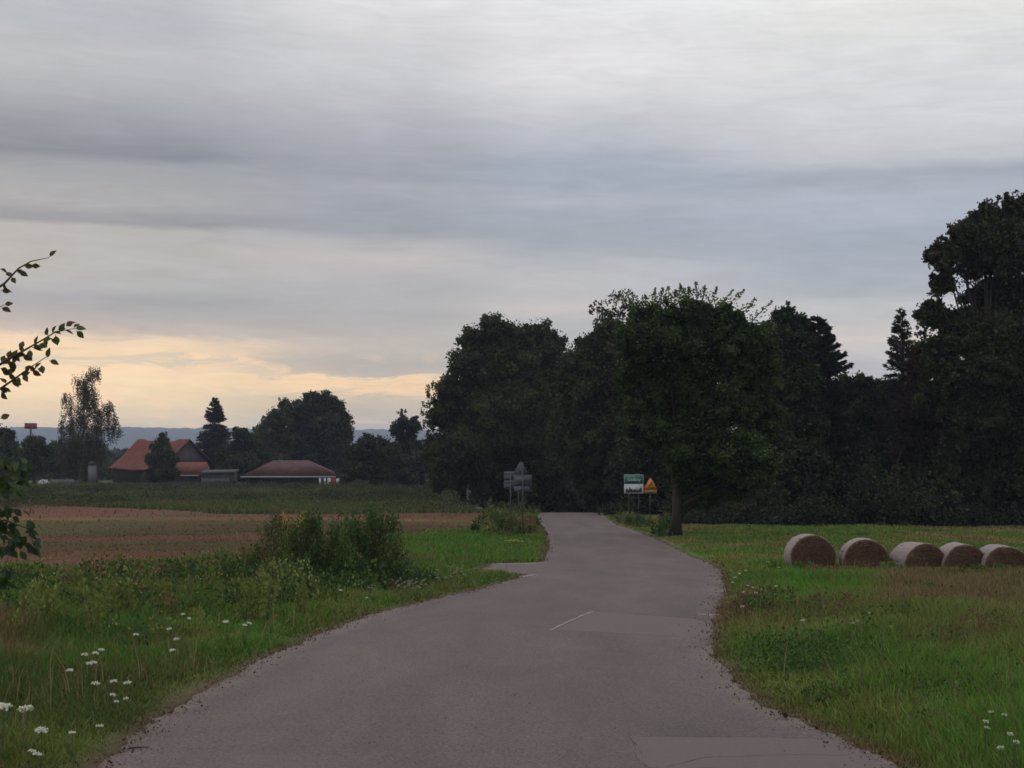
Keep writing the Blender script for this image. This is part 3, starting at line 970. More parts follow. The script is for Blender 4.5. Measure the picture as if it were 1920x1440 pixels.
spruce('spruce_tree', 'pointed spruce standing behind the right end of the barn', 402, 275, 746, [(746, 3), (775, 16), (810, 33), (850, 38), (900, 40)], 34000, (c_(.028, .026, .020), c_(.045, .036, .024)), .32, sparse=1.6)
tree('round_tree', 'big round tree behind the hip roofed shed', 600, 262,
     [(570, 775, 30), (600, 760, 28), (585, 748, 16), (622, 765, 24), (640, 785, 18), (565, 815, 42), (610, 810, 42), (645, 815, 18), (590, 860, 50), (640, 860, 36)],
     26000, .42, DK, .4, sparse=[(652, 790, 12, 12), (655, 805, 9, 8), (610, 742, 8, 6)])
tree('farm_tree', 'lighter green tree leaning on the left of the big round tree', 520, 258,
     [(522, 785, 22), (538, 762, 14), (505, 800, 20), (500, 830, 34), (535, 835, 34), (510, 870, 36)], 15000, .38, (c_(.045, .055, .024), c_(.075, .085, .034)), .3, sparse=[(532, 752, 10, 10), (495, 788, 8, 8)])
tree('farm_tree', 'small bushy tree between the spruce and the lighter green tree', 455, 252,
     [(450, 815, 14), (455, 835, 24), (475, 845, 28), (435, 855, 28), (460, 880, 32), (425, 885, 22)], 12000, .38, (c_(.028, .040, .020), c_(.042, .056, .024)), .2)
tree('small_tree', 'small ragged tree standing alone beyond the left end of the wood', 762, 215,
     [(757, 795, 13), (745, 808, 13), (775, 800, 14), (762, 825, 18), (750, 850, 24), (775, 850, 24)], 9000, .32, DK, .2, sparse=[(755, 777, 10, 14), (778, 785, 9, 10), (740, 800, 9, 8)])
tree('bush_tree', 'wide olive bushy tree right of the hip roofed shed', 705, 208,
     [(690, 835, 22), (720, 845, 26), (665, 850, 20), (690, 875, 34), (735, 880, 34), (655, 885, 22), (770, 885, 32), (720, 905, 24), (790, 870, 26)], 18000, .32, (c_(.034, .040, .022), c_(.052, .056, .026)), .25)
tree('bush_tree', 'grey green leafy tree growing in front of the barn roof', 302, 226,
     [(305, 825, 12), (300, 840, 18), (292, 858, 18), (315, 858, 20), (303, 880, 24), (285, 890, 14), (322, 888, 14)], 10000, .28, (c_(.045, .052, .030), c_(.062, .066, .036)), .2)
tree('farm_tree', 'dark tree cut by the left edge of the view', 5, 250,
     [(15, 815, 14), (-10, 820, 26), (8, 845, 28), (-20, 870, 40)], 10000, .36, DK, .25)
tree('farm_tree', 'green bushy tree below the red box on its pole', 65, 242,
     [(62, 835, 20), (85, 850, 18), (45, 855, 20), (75, 868, 22), (40, 880, 22), (95, 875, 14), (15, 885, 24)], 12000, .32, (c_(.042, .056, .022), c_(.085, .095, .030)), .2)
tree('farm_tree', 'small green tree between the bushy tree and the birch', 112, 262,
     [(105, 845, 16), (122, 855, 16), (112, 872, 18)], 5000, .34, GRN, .15)
# far belts of trees, beyond counting
L = Leaves()
for (x0, x1, Yd, top, bot, n_) in [(-150, 800, 620, 838, 862, 420), (180, 460, 430, 842, 872, 160), (600, 840, 330, 862, 890, 120), (-100, 130, 400, 850, 880, 90), (-150, 400, 330, 866, 896, 260), (780, 900, 240, 885, 925, 60), (-150, 420, 285, 868, 903, 420), (380, 700, 282, 860, 903, 260)]:
    for i in range(n_):
        px = rng.uniform(x0, x1); hgt = rng.uniform(0, 1)
        py = bot - (bot - top) * (0.25 + 0.75 * fbm(np.array(px * .035), np.array(Yd), 3)) * hgt
        s = Yd / F
        L.add(P(px, py, Yd + rng.uniform(-15, 15)) + ball(80) * np.array([10, 10, 6]) * s, Yd / 700., (c_(.03, .042, .022) if rng.random() < .6 else c_(.05, .058, .026)) * rng.uniform(.7, 1.2))
fw = L.build('distant_wood', M_LEAF, None, c_(-40, 500, 0))
tag(fw, 'thin belts of distant trees beyond the farm', 'wood', kind='stuff')

# ------------------------------------------------------------------ farm buildings
def tile_mat(name, c0, c1):
    m, t = new_mat(name)
    oc = objc(t)
    sx = t.n('ShaderNodeSeparateXYZ'); t.l(oc, sx.inputs[0])
    br = t.n('ShaderNodeTexBrick'); br.inputs['Scale'].default_value = 1.0
    br.inputs['Brick Width'].default_value = .25; br.inputs['Row Height'].default_value = .22; br.inputs['Mortar Size'].default_value = .02
    br.inputs['Color1'].default_value = tuple(c0) + (1,); br.inputs['Color2'].default_value = tuple(c1) + (1,)
    br.inputs['Mortar'].default_value = tuple(a * .45 for a in c0) + (1,)
    t.l(t.xyz(t.m('ADD', sx.outputs[0], sx.outputs[1]), sx.outputs[2]), br.inputs['Vector'])
    n = t.noise(oc, .9, 6, .65)
    k_ = t.m('MULTIPLY_ADD', t.m('SUBTRACT', n, .5), 1.6, 1.0)
    principled(t, t.mix(1.0, br.outputs[0], t.xyz(k_, k_, k_), 'MULTIPLY'), .85, .2)
    return m


M_RED = tile_mat('red_tiles', (.15, .043, .028), (.11, .036, .026))
M_DRED = tile_mat('dark_red_tiles', (.080, .036, .032), (.066, .032, .030))
M_PLANK = simple_mat('old_planks', (.026, .022, .022), .9, .35, 1.2, stretch=(6, 6, .4), bstr=.3)
M_GPLANK = simple_mat('grey_planks', (.048, .040, .040), .9, .3, 1.2, stretch=(6, 6, .4))
M_DARK = simple_mat('tarred_felt', (.035, .033, .036), .8, .2, 2)
M_WHITE = simple_mat('white_paint', (.24, .25, .27), .7, .12, 2)
M_CREAM = simple_mat('pale_render', (.11, .11, .115), .9, .15, 1.5)
M_OCHRE = simple_mat('ochre_render', (.36, .26, .10), .9, .15, 1.5)

# barn: local x along ridge, y across; front corner nearest us
YB = 243
cnr = G(303, YB); cnr[2] -= .05
ang = math.atan2(.616, -.788)
e = empty('barn', cnr, 'old timber barn with sagging red tiled roof and plank gable', 'barn', rz=ang)
Lb, Wb, He, Hr = 13.0, 11.0, 2.7, 7.3
# local: x 0..Lb along ridge (away-left), y 0..-Wb across (away-right)
mb = MB()
mb.box(0.15, Lb - .15, -Wb + .15, -.15, 0, He)
mb.build('wall', M_PLANK, e)
mb = MB(); mb.prism([(-Wb + .2, He + .01), (-.2, He + .01), (-Wb / 2, Hr - .25)], .18, .30)
g = mb.build('gable', M_GPLANK, e); g.rotation_euler = (0, 0, math.pi / 2); g.location = (.45, 0, 0)
tag(g, 'grey weathered plank gable end of the barn')
nx, ny = 20, 12
V = []; 
for side in (0, 1):
    for i in range(nx + 1):
        for j in range(ny + 1):
            x = -.3 + (Lb + .6) * i / nx; f = j / ny
            sag = .55 * math.sin(math.pi * i / nx) ** 2 + .1 * math.sin(i * 1.3)
            yb = (.45 if side == 0 else -Wb - .45); yr = -Wb / 2
            z = (He - .25) * (1 - f) + Hr * f - sag * (.6 + .4 * f) * .9 - .25 * math.sin(math.pi * f)
            V.append((x, yb * (1 - f) + yr * f, z))
V = np.array(V); n1_ = (nx + 1) * (ny + 1)
Fq = []
for side in (0, 1):
    for i in range(nx):
        for j in range(ny):
            a = side * n1_ + i * (ny + 1) + j
            Fq.append((a, a + 1, a + ny + 2, a + ny + 1))
V2 = V + [0, 0, .14]
Fq = np.array(Fq)
rf = mesh_obj('roof', np.concatenate([V, V2]), [np.concatenate([Fq, (Fq + len(V))[:, ::-1]])], M_RED, e)
mb = MB(); mb.box(-.25, -.1, -Wb - .4, -Wb / 2, 0, .01)
mb = MB()
for sgn in (0, 1):
    y0, y1 = (.5, -Wb / 2) if sgn == 0 else (-Wb - .5, -Wb / 2)
    mb.tube([(-.34, y0, He - .22), (-.34, y1, Hr + .02)], .09, 4)
bb = mb.build('verge_board', M_GPLANK, e)
mb = MB(); mb.box(2.2, 5.4, -.14, -.05, .1, 2.3); mb.build('door', M_GPLANK, e)
mb = MB(); mb.box(-.02, .1, -7.0, -4.2, .1, 2.5); mb.build('door', M_DARK, e)

# red roofed lean-to
c = G(330, 236)
e = empty('shed', c, 'small shed with red tiled roof and white eaves at the barn gable', 'shed', rz=.12)
MB().box(.2, 4.8, .2, 4, 0, 1.5).build('wall', M_PLANK, e)
MB().add([(-.2, -.2, 1.45), (5.3, -.2, 1.55), (4.6, 2.6, 3.5), (-.2, 2.6, 3.5), (-.2, 4.4, 1.5), (5.3, 4.4, 1.5)],
         [(0, 1, 2, 3), (3, 2, 5, 4), (1, 5, 2), (0, 3, 4), (0, 4, 5, 1)]).build('roof', M_RED, e)
MB().box(.3, 3.6, -.26, -.21, 1.32, 1.50).build('eaves_board', M_WHITE, e)

# dark low shed with pale plank side
c = G(378, 232)
e = empty('shed', c, 'low dark felt roofed shed with pale plank front between the two red roofs', 'shed')
MB().box(0, 5.0, .1, 3, 0, 1.9).build('wall', M_DARK, e)
MB().add([(-.2, -.2, 1.85), (5.3, -.2, 1.95), (5.3, 3.2, 2.35), (-.2, 3.2, 2.25), (-.2, -.2, 1.75), (5.3, -.2, 1.85), (5.3, 3.2, 2.25), (-.2, 3.2, 2.15)],
         [(0, 1, 2, 3), (7, 6, 5, 4), (0, 4, 5, 1), (1, 5, 6, 2), (2, 6, 7, 3), (3, 7, 4, 0)]).build('roof', M_DARK, e)
mb = MB()
for i in range(16):
    mb.box(.05 + i * .27, .05 + i * .27 + .2, -.02, .06, .1, .95 + .1 * (i % 3 == 0))
mb.build('plank_front', M_CREAM, e)

# hip roofed open shed
Yp = 222; s = Yp / F
c = G(455, Yp)
e = empty('open_shed', c, 'long shed with dark red hipped roof and white eaves board', 'shed')
Wd = 171 * s
zE = P(455, 893, Yp)[2] - c[2]; zR = P(455, 863, Yp + 4.5)[2] - c[2]
MB().box(.9, Wd - 2.6, .9, 8.2, 0, zE).build('wall', M_PLANK, e)
for i in range(7):
    MB().box(.6 + i * (Wd - 1.4) / 6, .75 + i * (Wd - 1.4) / 6, .3, .45, 0, zE).build('post', M_PLANK, e)
MB().add([(-.3, -.2, zE), (Wd + .3, -.2, zE), (Wd + .3, 9.2, zE), (-.3, 9.2, zE), (45 * s + .3, 4.5, zR), (116 * s, 4.5, zR)],
         [(0, 1, 5, 4), (1, 2, 5), (2, 3, 4, 5), (3, 0, 4), (0, 3, 2, 1)]).build('roof', M_DRED, e)
MB().box(-.3, Wd + .3, -.27, -.205, zE - .20, zE + .02).build('eaves_board', M_WHITE, e)

# washing line
Yl = 219; s = Yl / F
c = G(615, Yl)
e = empty('washing_line', c, 'thin washing line between two posts right of the long shed', 'washing line')
zt = P(615, 896, Yl)[2] - c[2]
x0, x1 = (592 - 615) * s, (640 - 615) * s
MB().tube([(x0, 0, 0), (x0, 0, zt)], .05).build('post', M_GPLANK, e)
MB().tube([(x1, 0, 0), (x1, 0, zt)], .05).build('post', M_GPLANK, e)
MB().tube([(x0, 0, zt), ((x0 + x1) / 2, 0, zt - .04), (x1, 0, zt)], .012).build('line', M_CREAM, e)
M_REDC = simple_mat('red_cloth', (.42, .03, .04), .9, .1, 3)
M_WHC = simple_mat('white_cloth', (.62, .62, .64), .9, .08, 3)
for (pa, pb, yb, mt, lab) in [(598, 602, 912, M_WHC, 'narrow white cloth at the left end of the washing line'), (607, 611, 908, M_WHC, 'short white cloth second from the left on the washing line'),
                              (614, 620, 912, M_WHC, 'white cloth hanging left of the red one'), (621, 629, 909, M_REDC, 'red cloth hanging on the washing line'),
                              (630, 636, 913, M_WHC, 'white cloth at the right end of the washing line')]:
    q = P((pa + pb) / 2, 896, Yl); zb = P(pa, yb, Yl)[2] - q[2]
    wd = (pb - pa) * s / 2
    V = []
    for i in range(9):
        for j in range(7):
            x = -wd + 2 * wd * i / 8; z = zb * j / 6
            V.append((x * (1 - .1 * j / 6), .05 * math.sin(i * 1.9) * j / 6, z))
    V = np.array(V); V = np.concatenate([V, V + [0, .02, 0]])
    fq = [(i * 7 + j, i * 7 + j + 1, (i + 1) * 7 + j + 1, (i + 1) * 7 + j) for i in range(8) for j in range(6)]
    fq += [tuple(a + 63 for a in f[::-1]) for f in fq]
    o = mesh_obj('cloth', V, [np.array(fq)], mt, None, None, True)
    o.location = tuple(q - [0, .02, .02]); tag(o, lab, 'laundry', 'washing on the line')

# ochre house behind the barn
c = G(362, 300)
e = empty('house', c, 'pale yellow house wall glimpsed behind the barn gable', 'house')
s = 300 / F
MB().box(-.5, 16 * s, 0, 6, 0, P(362, 842, 300)[2] - c[2]).build('wall', M_OCHRE, e)
z0 = P(362, 842, 300)[2] - c[2]
MB().prism([(-.7, z0), (16 * s + .2, z0), (16 * s / 2 - .3, z0 + 1.3)], -.2, 6.2).build('roof', M_DRED, e)

# red box on a pole
c = G(57, 330); s = 330 / F
e = empty('raised_box', c, 'dark red box standing high on a single grey pole left of the birch', 'raised box')
zb = P(57, 804, 330)[2] - c[2]; zt = P(57, 794.5, 330)[2] - c[2]
MB().tube([(0, 0, 0), (0, 0, zb)], [.22, .18], 8).build('pole', M_GPLANK, e)
MB().box(-9 * s, 9 * s, -1, 1, zb, zt).build('box', simple_mat('dark_red_paint', (.16, .03, .035), .7, .2, 2), e)
MB().box(-9.6 * s, 9.6 * s, -1.1, 1.1, zt + .002, zt + .12).build('lid', M_DARK, e)

# pale fence and white tarpaulin left of the birch
c = G(96, 232); s = 232 / F
e = empty('fence', c, 'pale board fence at the foot of the birch', 'fence')
mb = MB()
for i in range(15):
    x = i * 3.0 * s
    mb.box(x, x + 2.5 * s, 0, .03, 0.05, .95 + .06 * math.sin(i * 2.1))
mb.build('boards', M_CREAM, e)
MB().box(0, 45 * s, .035, .09, .3, .4).build('rail', M_CREAM, e)
c = G(83, 231)
V = []; 
for i in range(13):
    for j in range(7):
        x = (i / 12 - .5) * 25 * s; y = (j / 6 - .5) * 1.6
        V.append((x, y, .95 * max(0, 1 - (2 * x / (25 * s)) ** 4) * max(0, 1 - (2 * y / 1.6) ** 2) + .05 * math.sin(i * 2 + j)))
fq = [(i * 7 + j, (i + 1) * 7 + j, (i + 1) * 7 + j + 1, i * 7 + j + 1) for i in range(12) for j in range(6)]
fq += [tuple(range(0, 7))[:4]]
o = mesh_obj('tarpaulin', V, [np.array(fq[:-1])], M_WHITE, None, None, True); o.location = tuple(c)
tag(o, 'white cover over a low heap left of the pale fence', 'tarpaulin')
c = G(168, 236); s = 236 / F
e = empty('outhouse', c, 'pale small outhouse just visible between birch and barn', 'outhouse')
MB().box(-3 * s, 8 * s, 0, 2.5, 0, P(168, 872, 236)[2] - c[2]).build('wall', M_CREAM, e)
z0 = P(168, 872, 236)[2] - c[2]
MB().prism([(-4 * s, z0 + .002), (9 * s, z0 + .002), (2.5 * s, z0 + .7)], -.1, 2.6).build('roof', M_DARK, e)

# white marker post + boulder
c = G(879, 147); s = 147 / F
e = empty('marker_post', c, 'short white post with round dark plate in the grass before the oak', 'post')
zt = P(879, 908, 147)[2] - c[2]
MB().box(-.22, .22, -.08, .08, 0, zt).build('post', M_WHITE, e)
mb = MB(); mb.tube([(.12, -.10, zt - .4), (.12, -.13, zt - .4)], .17, 16); mb.build('plate', M_DARK, e)
c = G(901, 144)
V, Fq = [], []
for i in range(9):
    for j in range(14):
        th = math.pi * i / 8; ph = 2 * math.pi * j / 14
        r_ = 1 + .35 * (float(fbm(np.array(i * .7), np.array(j * .5 if j < 7 else (14 - j) * .5), 2)) - .5)
        V.append((.50 * r_ * math.sin(th) * math.cos(ph), .4 * r_ * math.sin(th) * math.sin(ph), .24 * r_ * math.cos(th) - .1 * math.sin(th) * math.cos(ph)))
for i in range(8):
    for j in range(14):
        Fq.append((i * 14 + j, (i + 1) * 14 + j, (i + 1) * 14 + (j + 1) % 14, i * 14 + (j + 1) % 14))
o = mesh_obj('boulder', V, [np.array(Fq)], simple_mat('grey_stone', (.10, .095, .095), .9, .2, 3), None, None, True)
o.location = tuple(G(901, 139) + [0, 0, .32]); tag(o, 'pale boulder in the grass beside the white post', 'boulder')

# ------------------------------------------------------------------ road signs
M_STEEL = simple_mat('galvanised_steel', (.050, .053, .056), .6, .12, 4, .4, .2)
M_BACK = simple_mat('sign_back_grey', (.066, .068, .080), .6, .15, 4, .3, .1)
M_GREEN = simple_mat('sign_green', (.003, .085, .062), .5, .06, 4)
M_SWH = simple_mat('sign_white', (.34, .33, .345), .5, .05, 4)
M_BLK = simple_mat('sign_black', (.012, .012, .015), .6, .05, 4)
M_YEL = simple_mat('sign_yellow', (.46, .19, .025), .5, .06, 4)
M_SRED = simple_mat('sign_red', (.26, .035, .010), .5, .06, 4)
M_AMB = simple_mat('sign_amber_plate', (.20, .10, .03), .5, .1, 4)


def rrect(x0, x1, z0, z1, r=.03, n=4):
    pts = []
    for cx, cz, a0 in ((x1 - r, z0 + r, -90), (x1 - r, z1 - r, 0), (x0 + r, z1 - r, 90), (x0 + r, z0 + r, 180)):
        for i in range(n + 1):
            a = math.radians(a0 + 90 * i / n); pts.append((cx + r * math.cos(a), cz + r * math.sin(a)))
    return pts


def tri(cx, z0, side, r=.04):
    h = side * .866
    P3 = [(cx - side / 2, z0), (cx + side / 2, z0), (cx, z0 + h)]
    pts = []
    cc = (cx, z0 + h / 3)
    for i, (x, z) in enumerate(P3):
        a0 = [210, 330, 90][i]
        ox, oz = x + (cc[0] - x) * (r * 2 / (h * 2 / 3)), z + (cc[1] - z) * (r * 2 / (h * 2 / 3))
        for k2 in range(-2, 3):
            a = math.radians(a0 + k2 * 30); pts.append((ox + r * math.cos(a), oz + r * math.sin(a)))
    return pts


def place_sign(px, Yd, label, rz=0.0, cat='road sign'):
    c = G(px, Yd); return empty('road_sign', c - [0, 0, .05], label, cat, rz=rz), c[2] - .05


def text_obj(txt, size, mat, parent, loc):
    cu = bpy.data.curves.new('lettering', 'FONT'); cu.body = txt; cu.size = size; cu.align_x = 'CENTER'; cu.align_y = 'CENTER'; cu.extrude = .002; cu.offset = .004
    o = bpy.data.objects.new('tmp', cu); C.objects.link(o)
    dg = bpy.context.evaluated_depsgraph_get()
    me = bpy.data.meshes.new_from_object(o.evaluated_get(dg)); bpy.data.objects.remove(o)
    me.materials.clear(); me.materials.append(mat)
    o = bpy.data.objects.new('lettering', me); C.objects.link(o); o.parent = parent; o.location = loc; o.rotation_euler = (math.pi / 2, 0, 0)
    return o


# place name sign
Ys = 88; s = Ys / F
e, z0 = place_sign(1188, Ys, 'green and white place name sign reading Gulbity above a black town skyline', -.06)
zb, zt, zm = P(1188, 925.5, Ys)[2] - z0, P(1188, 890, Ys)[2] - z0, P(1188, 907.5, Ys)[2] - z0
hw = 18 * s
for x in (-hw * .5, hw * .5):
    MB().tube([(x, .05, 0), (x, .05, zt - .05)], .03, 8).build('pole', M_STEEL, e)
p = MB().prism(rrect(-hw, hw, zm + .004, zt), -.012, .012).build('name_board', M_SWH, e)
MB().prism(rrect(-hw + .02, hw - .02, zm + .022, zt - .02), -.016, -.0125).build('green_face', M_GREEN, p)
text_obj('Gulbity', .265, M_SWH, p, (0.03, -.019, (zm + zt) / 2 - .02))
MB().box(-hw + .08, hw * .15, -.0185, -.0165, zt - .10, zt - .075).build('small_lettering', M_SWH, p)
p = MB().prism(rrect(-hw, hw, zb, zm - .004), -.012, .012).build('skyline_board', M_SWH, e)
bz = zb + .09; u = (zm - zb) / 10
sk = [(-.46, 0), (-.46, 2.6), (-.38, 3.6), (-.30, 2.6), (-.30, 1.8), (-.26, 1.8), (-.26, 3.6), (-.22, 5.6), (-.18, 3.6), (-.18, 3.0), (-.08, 3.0), (-.08, 1.6), (-.02, 1.6), (.03, 2.6), (.09, 2.8), (.16, 1.9),
      (.20, 1.9), (.24, 2.4), (.30, 1.8), (.30, 3.0), (.36, 3.4), (.36, 4.6), (.45, 4.6), (.45, 0)]
MB().prism([(a * hw * 2 * .93, bz + b * u * 1.05) for a, b in sk], -.017, -.0125).build('skyline', M_BLK, p)

# yellow bend warning
e, z0 = place_sign(1219, 89, 'yellow warning triangle with black bend arrow beside the green place name sign', .0)
s = 89 / F
zt, zm, zb = [P(1219, q, 89)[2] - z0 for q in (894, 918, 925.5)]
MB().tube([(0, .05, 0), (0, .05, zt - .15)], .03, 8).build('pole', M_STEEL, e)
sd = (zt - zm) / .866 * .99
p = MB().prism(tri(0, zm + .01, sd), -.012, .012).build('warning_triangle', M_SRED, e)
MB().prism(tri(0, zm + .055, sd * .84, .03), -.016, -.0125).build('yellow_face', M_YEL, p)
ar = [(-.09, .12), (-.05, .12), (-.05, .24), (.10, .30), (.10, .40), (.15, .40), (.08, .50), (.01, .40), (.06, .40), (.06, .335), (-.09, .275)]
MB().prism([(a, zm + b + .0) for a, b in ar], -.020, -.0165).build('bend_arrow', M_BLK, p)
MB().prism(rrect(-12 * s, 12 * s, zb, zm - .01, .02), -.012, .012).build('plate', M_AMB, e)

# backs of the signs left of the lane
e, z0 = place_sign(963, 83, 'grey back of a square sign on two poles, partly behind the triangle')
s = 83 / F
zt, zb = [P(963, q, 83)[2] - z0 for q in (884, 917)]
for x in (-6 * s, 9 * s):
    MB().tube([(x, -.05, 0), (x, -.05, zt - .08)], .032, 8).build('pole', M_STEEL, e)
zm = (zt + zb) / 2
MB().prism(rrect(-18 * s, 18 * s, zb, zm - .005), -.012, .012).build('lower_board', M_BACK, e)
MB().prism(rrect(-18 * s, 18 * s, zm + .005, zt), -.012, .012).build('upper_board', M_BACK, e)
mb = MB()
for z in (zb + .12, zm - .12, zm + .12, zt - .12): mb.box(-17 * s, 17 * s, -.04, -.013, z - .02, z + .02)
mb.build('bracket', M_STEEL, e)

e, z0 = place_sign(980, 74, 'grey back of a warning triangle above two plates on a single pole')
s = 74 / F
z_ = lambda q: P(980, q, 74)[2] - z0
MB().tube([(0, -.05, 0), (0, -.05, z_(867))], .034, 8).build('pole', M_STEEL, e)
p = MB().prism(tri(-4 * s, z_(889.5), (z_(863) - z_(889.5)) / .866 * .98), -.012, .012).build('warning_triangle', M_BACK, e)
MB().box(-14 * s, 6 * s, -.045, -.013, z_(889) + .06, z_(889) + .09).build('bracket', M_STEEL, p)
p = MB().prism(rrect(-16 * s, 17 * s, z_(911), z_(890.3)), -.012, .012).build('plate', M_BACK, e)
MB().box(-15 * s, 16 * s, -.045, -.013, z_(901) - .02, z_(901) + .02).build('bracket', M_STEEL, p)
p = MB().prism(rrect(-16 * s, 14 * s, z_(922), z_(912)), -.012, .012).build('plate', M_BACK, e)

# ------------------------------------------------------------------ round bales
m, t = new_mat('bale_hay')
oc = objc(t)
sx = t.n('ShaderNodeSeparateXYZ'); t.l(oc, sx.inputs[0])
rr = t.m('SQRT', t.m('ADD', t.m('POWER', sx.outputs[0], 2.0), t.m('POWER', sx.outputs[2], 2.0)))
an = t.m('ARCTAN2', sx.outputs[2], sx.outputs[0])
spir = t.noise(t.xyz(t.m('MULTIPLY', an, 1.6), t.m('MULTIPLY', rr, 26.0)), 1.0, 5, .7, .6)
gr = t.noise(oc, 24, 5, .7)
k_ = t.m('ADD', t.m('MULTIPLY_ADD', t.m('SUBTRACT', spir, .5), 2.2, 1.0), t.m('MULTIPLY', t.m('SUBTRACT', gr, .5), 1.2))
principled(t, t.mix(1.0, (.098, .060, .042), t.xyz(k_, k_, k_), 'MULTIPLY'), .95, .1, 0, bump(t, spir, .9, .05))
M_HAY = m
m, t = new_mat('bale_net')
oc = objc(t)
sx = t.n('ShaderNodeSeparateXYZ'); t.l(oc, sx.inputs[0])
an = t.m('ARCTAN2', sx.outputs[2], sx.outputs[0])
stk = t.noise(t.xyz(t.m('MULTIPLY', an, 14), t.m('MULTIPLY', sx.outputs[1], 3)), 1.0, 5, .7)
k_ = t.m('MULTIPLY_ADD', t.m('SUBTRACT', stk, .5), .9, 1.0)
principled(t, t.mix(1.0, (.200, .160, .150), t.xyz(k_, k_, k_), 'MULTIPLY'), .85, .25, 0, bump(t, stk, .5, .02))
M_NET = m


def bale(px, cy, Yd, phi, label, seed, R=.62, Ln=1.22):
    r2 = np.random.default_rng(seed)
    g = P(px, cy, Yd) - np.array([0, 0, R - .06])
    azp = math.degrees(math.atan((px - 960) / F))
    e = empty('hay_bale', g, label, 'hay bale', 'round hay bales lying in the right meadow', rz=math.radians(phi - azp))
    nA = 72
    def shell(prof, name, mat, parent, jit):
        V = []
        for k2, (y, r_) in enumerate(prof):
            for j in range(nA):
                a = 2 * math.pi * j / nA
                rj = r_ * (1 + jit * (vnoise(np.array(3 + 2.0 * math.cos(a) + seed), np.array(3 + 2.0 * math.sin(a) + y * 1.5)) - .5)) + (r2.normal() * .004 if r_ > .02 else 0)
                z = rj * math.sin(a)
                if z < 0: z *= .96
                V.append((rj * math.cos(a) * 1.02, y + r2.normal() * .008, z + R - .06))
        Fq = [(i * nA + j, i * nA + (j + 1) % nA, (i + 1) * nA + (j + 1) % nA, (i + 1) * nA + j) for i in range(len(prof) - 1) for j in range(nA)]
        o = mesh_obj(name, V, [np.array(Fq)], mat, parent, None, True)
        return o
    h = Ln / 2
    prof = [(-h * .97, .001)] + [(-h * (.97 + .03 * math.sin(q * 3)), R * q) for q in (.15, .3, .45, .6, .75, .87)] + [(-h * .98, R * .94), (-h * .94, R * .985), (-h * .88, R), (0, R * 1.0), (h * .88, R), (h * .96, R * .95), (h, R * .6), (h, .001)]
    body = shell(prof, 'hay', M_HAY, e, .06)
    shell([(-h * .90, R * 1.001), (-h * .86, R * 1.014), (-h * .5, R * 1.016), (0, R * 1.016), (h * .5, R * 1.016), (h * .86, R * 1.014), (h * .90, R * 1.001)], 'net_wrap', M_NET, e, .06)
    # loose straws on the cut face and rim
    n = 1500
    a = r2.uniform(0, 2 * math.pi, n); q = np.sqrt(r2.random(n)) * R * 1.01
    p = np.stack([q * np.cos(a), np.full(n, -h * 1.0) + .02 - r2.random(n) * .03, q * np.sin(a) * .98 + R - .06], -1)
    tang = np.stack([-np.sin(a), r2.normal(size=n) * .25 - .2, np.cos(a)], -1) + r2.normal(size=(n, 3)) * .3
    tang = unit(tang); w_ = unit(np.cross(tang, r2.normal(size=(n, 3)))) * .006
    ln = r2.uniform(.05, .14, n)[:, None]
    V = np.stack([p - w_, p + w_, p + tang * ln + w_ * .5, p + tang * ln - w_ * .5], 1).reshape(-1, 3)
    cc = np.repeat(c_(.15, .09, .055) * r2.uniform(.4, 1.5, (n, 1)), 4, 0)
    mesh_obj('loose_straw', V, [np.arange(4 * n).reshape(n, 4)], M_GRASS, body, cc)
    return e


bale(1518, 1043, 43, 11, 'leftmost round hay bale, standing apart with its brown end towards the lane', 1, .62)
bale(1620, 1051, 42.6, 8, 'second round hay bale from the left, little of its pale side showing', 2, .62)
bale(1720, 1059, 42, 25, 'middle round hay bale, turned most and showing a wide pale side', 3, .61)
bale(1800, 1061, 41.8, 17, 'fourth round hay bale, wedged behind the middle one', 4, .61)
bale(1877, 1064, 41.4, 17, 'rightmost round hay bale at the edge of the view', 5, .61)

# ------------------------------------------------------------------ grass
def blades(x, y, h, wdt, col, lean=0.35, name='grass', label='', mat=None, kind='stuff'):
    n = len(x)
    z = hz(x, y) - 0.02
    a = rng.uniform(0, 2 * math.pi, n)
    # blade faces roughly the viewer but turned at random
    dx, dy = np.cos(a), np.sin(a)
    la = rng.uniform(0, 2 * math.pi, n); lm = np.abs(rng.normal(size=n)) * lean * h + .02
    lx, ly = np.cos(la) * lm, np.sin(la) * lm
    base = np.stack([x, y, z], -1)
    sd = np.stack([dx, dy, np.zeros(n)], -1) * (wdt / 2)[:, None]
    mid = base + np.stack([lx * .3, ly * .3, h * .55], -1)
    tip = base + np.stack([lx, ly, h * rng.uniform(.85, 1, n)], -1)
    V = np.stack([base - sd, base + sd, mid + sd * .8, mid - sd * .8, tip], 1).reshape(-1, 3)
    i0 = np.arange(n) * 5
    Q = np.stack([i0, i0 + 1, i0 + 2, i0 + 3], -1); T = np.stack([i0 + 3, i0 + 2, i0 + 4], -1)
    cc = np.repeat(col, 5, 0)
    o = mesh_obj(name, V, [Q, T], mat or M_GRASS, None, cc)
    tag(o, label, 'grass', kind=kind)
    return o


def scatter(n, r0, r1, a0=-33, a1=33):
    r = np.exp(rng.uniform(math.log(r0), math.log(r1), n)); a = np.radians(rng.uniform(a0, a1, n))
    return r * np.sin(a), r * np.cos(a), r


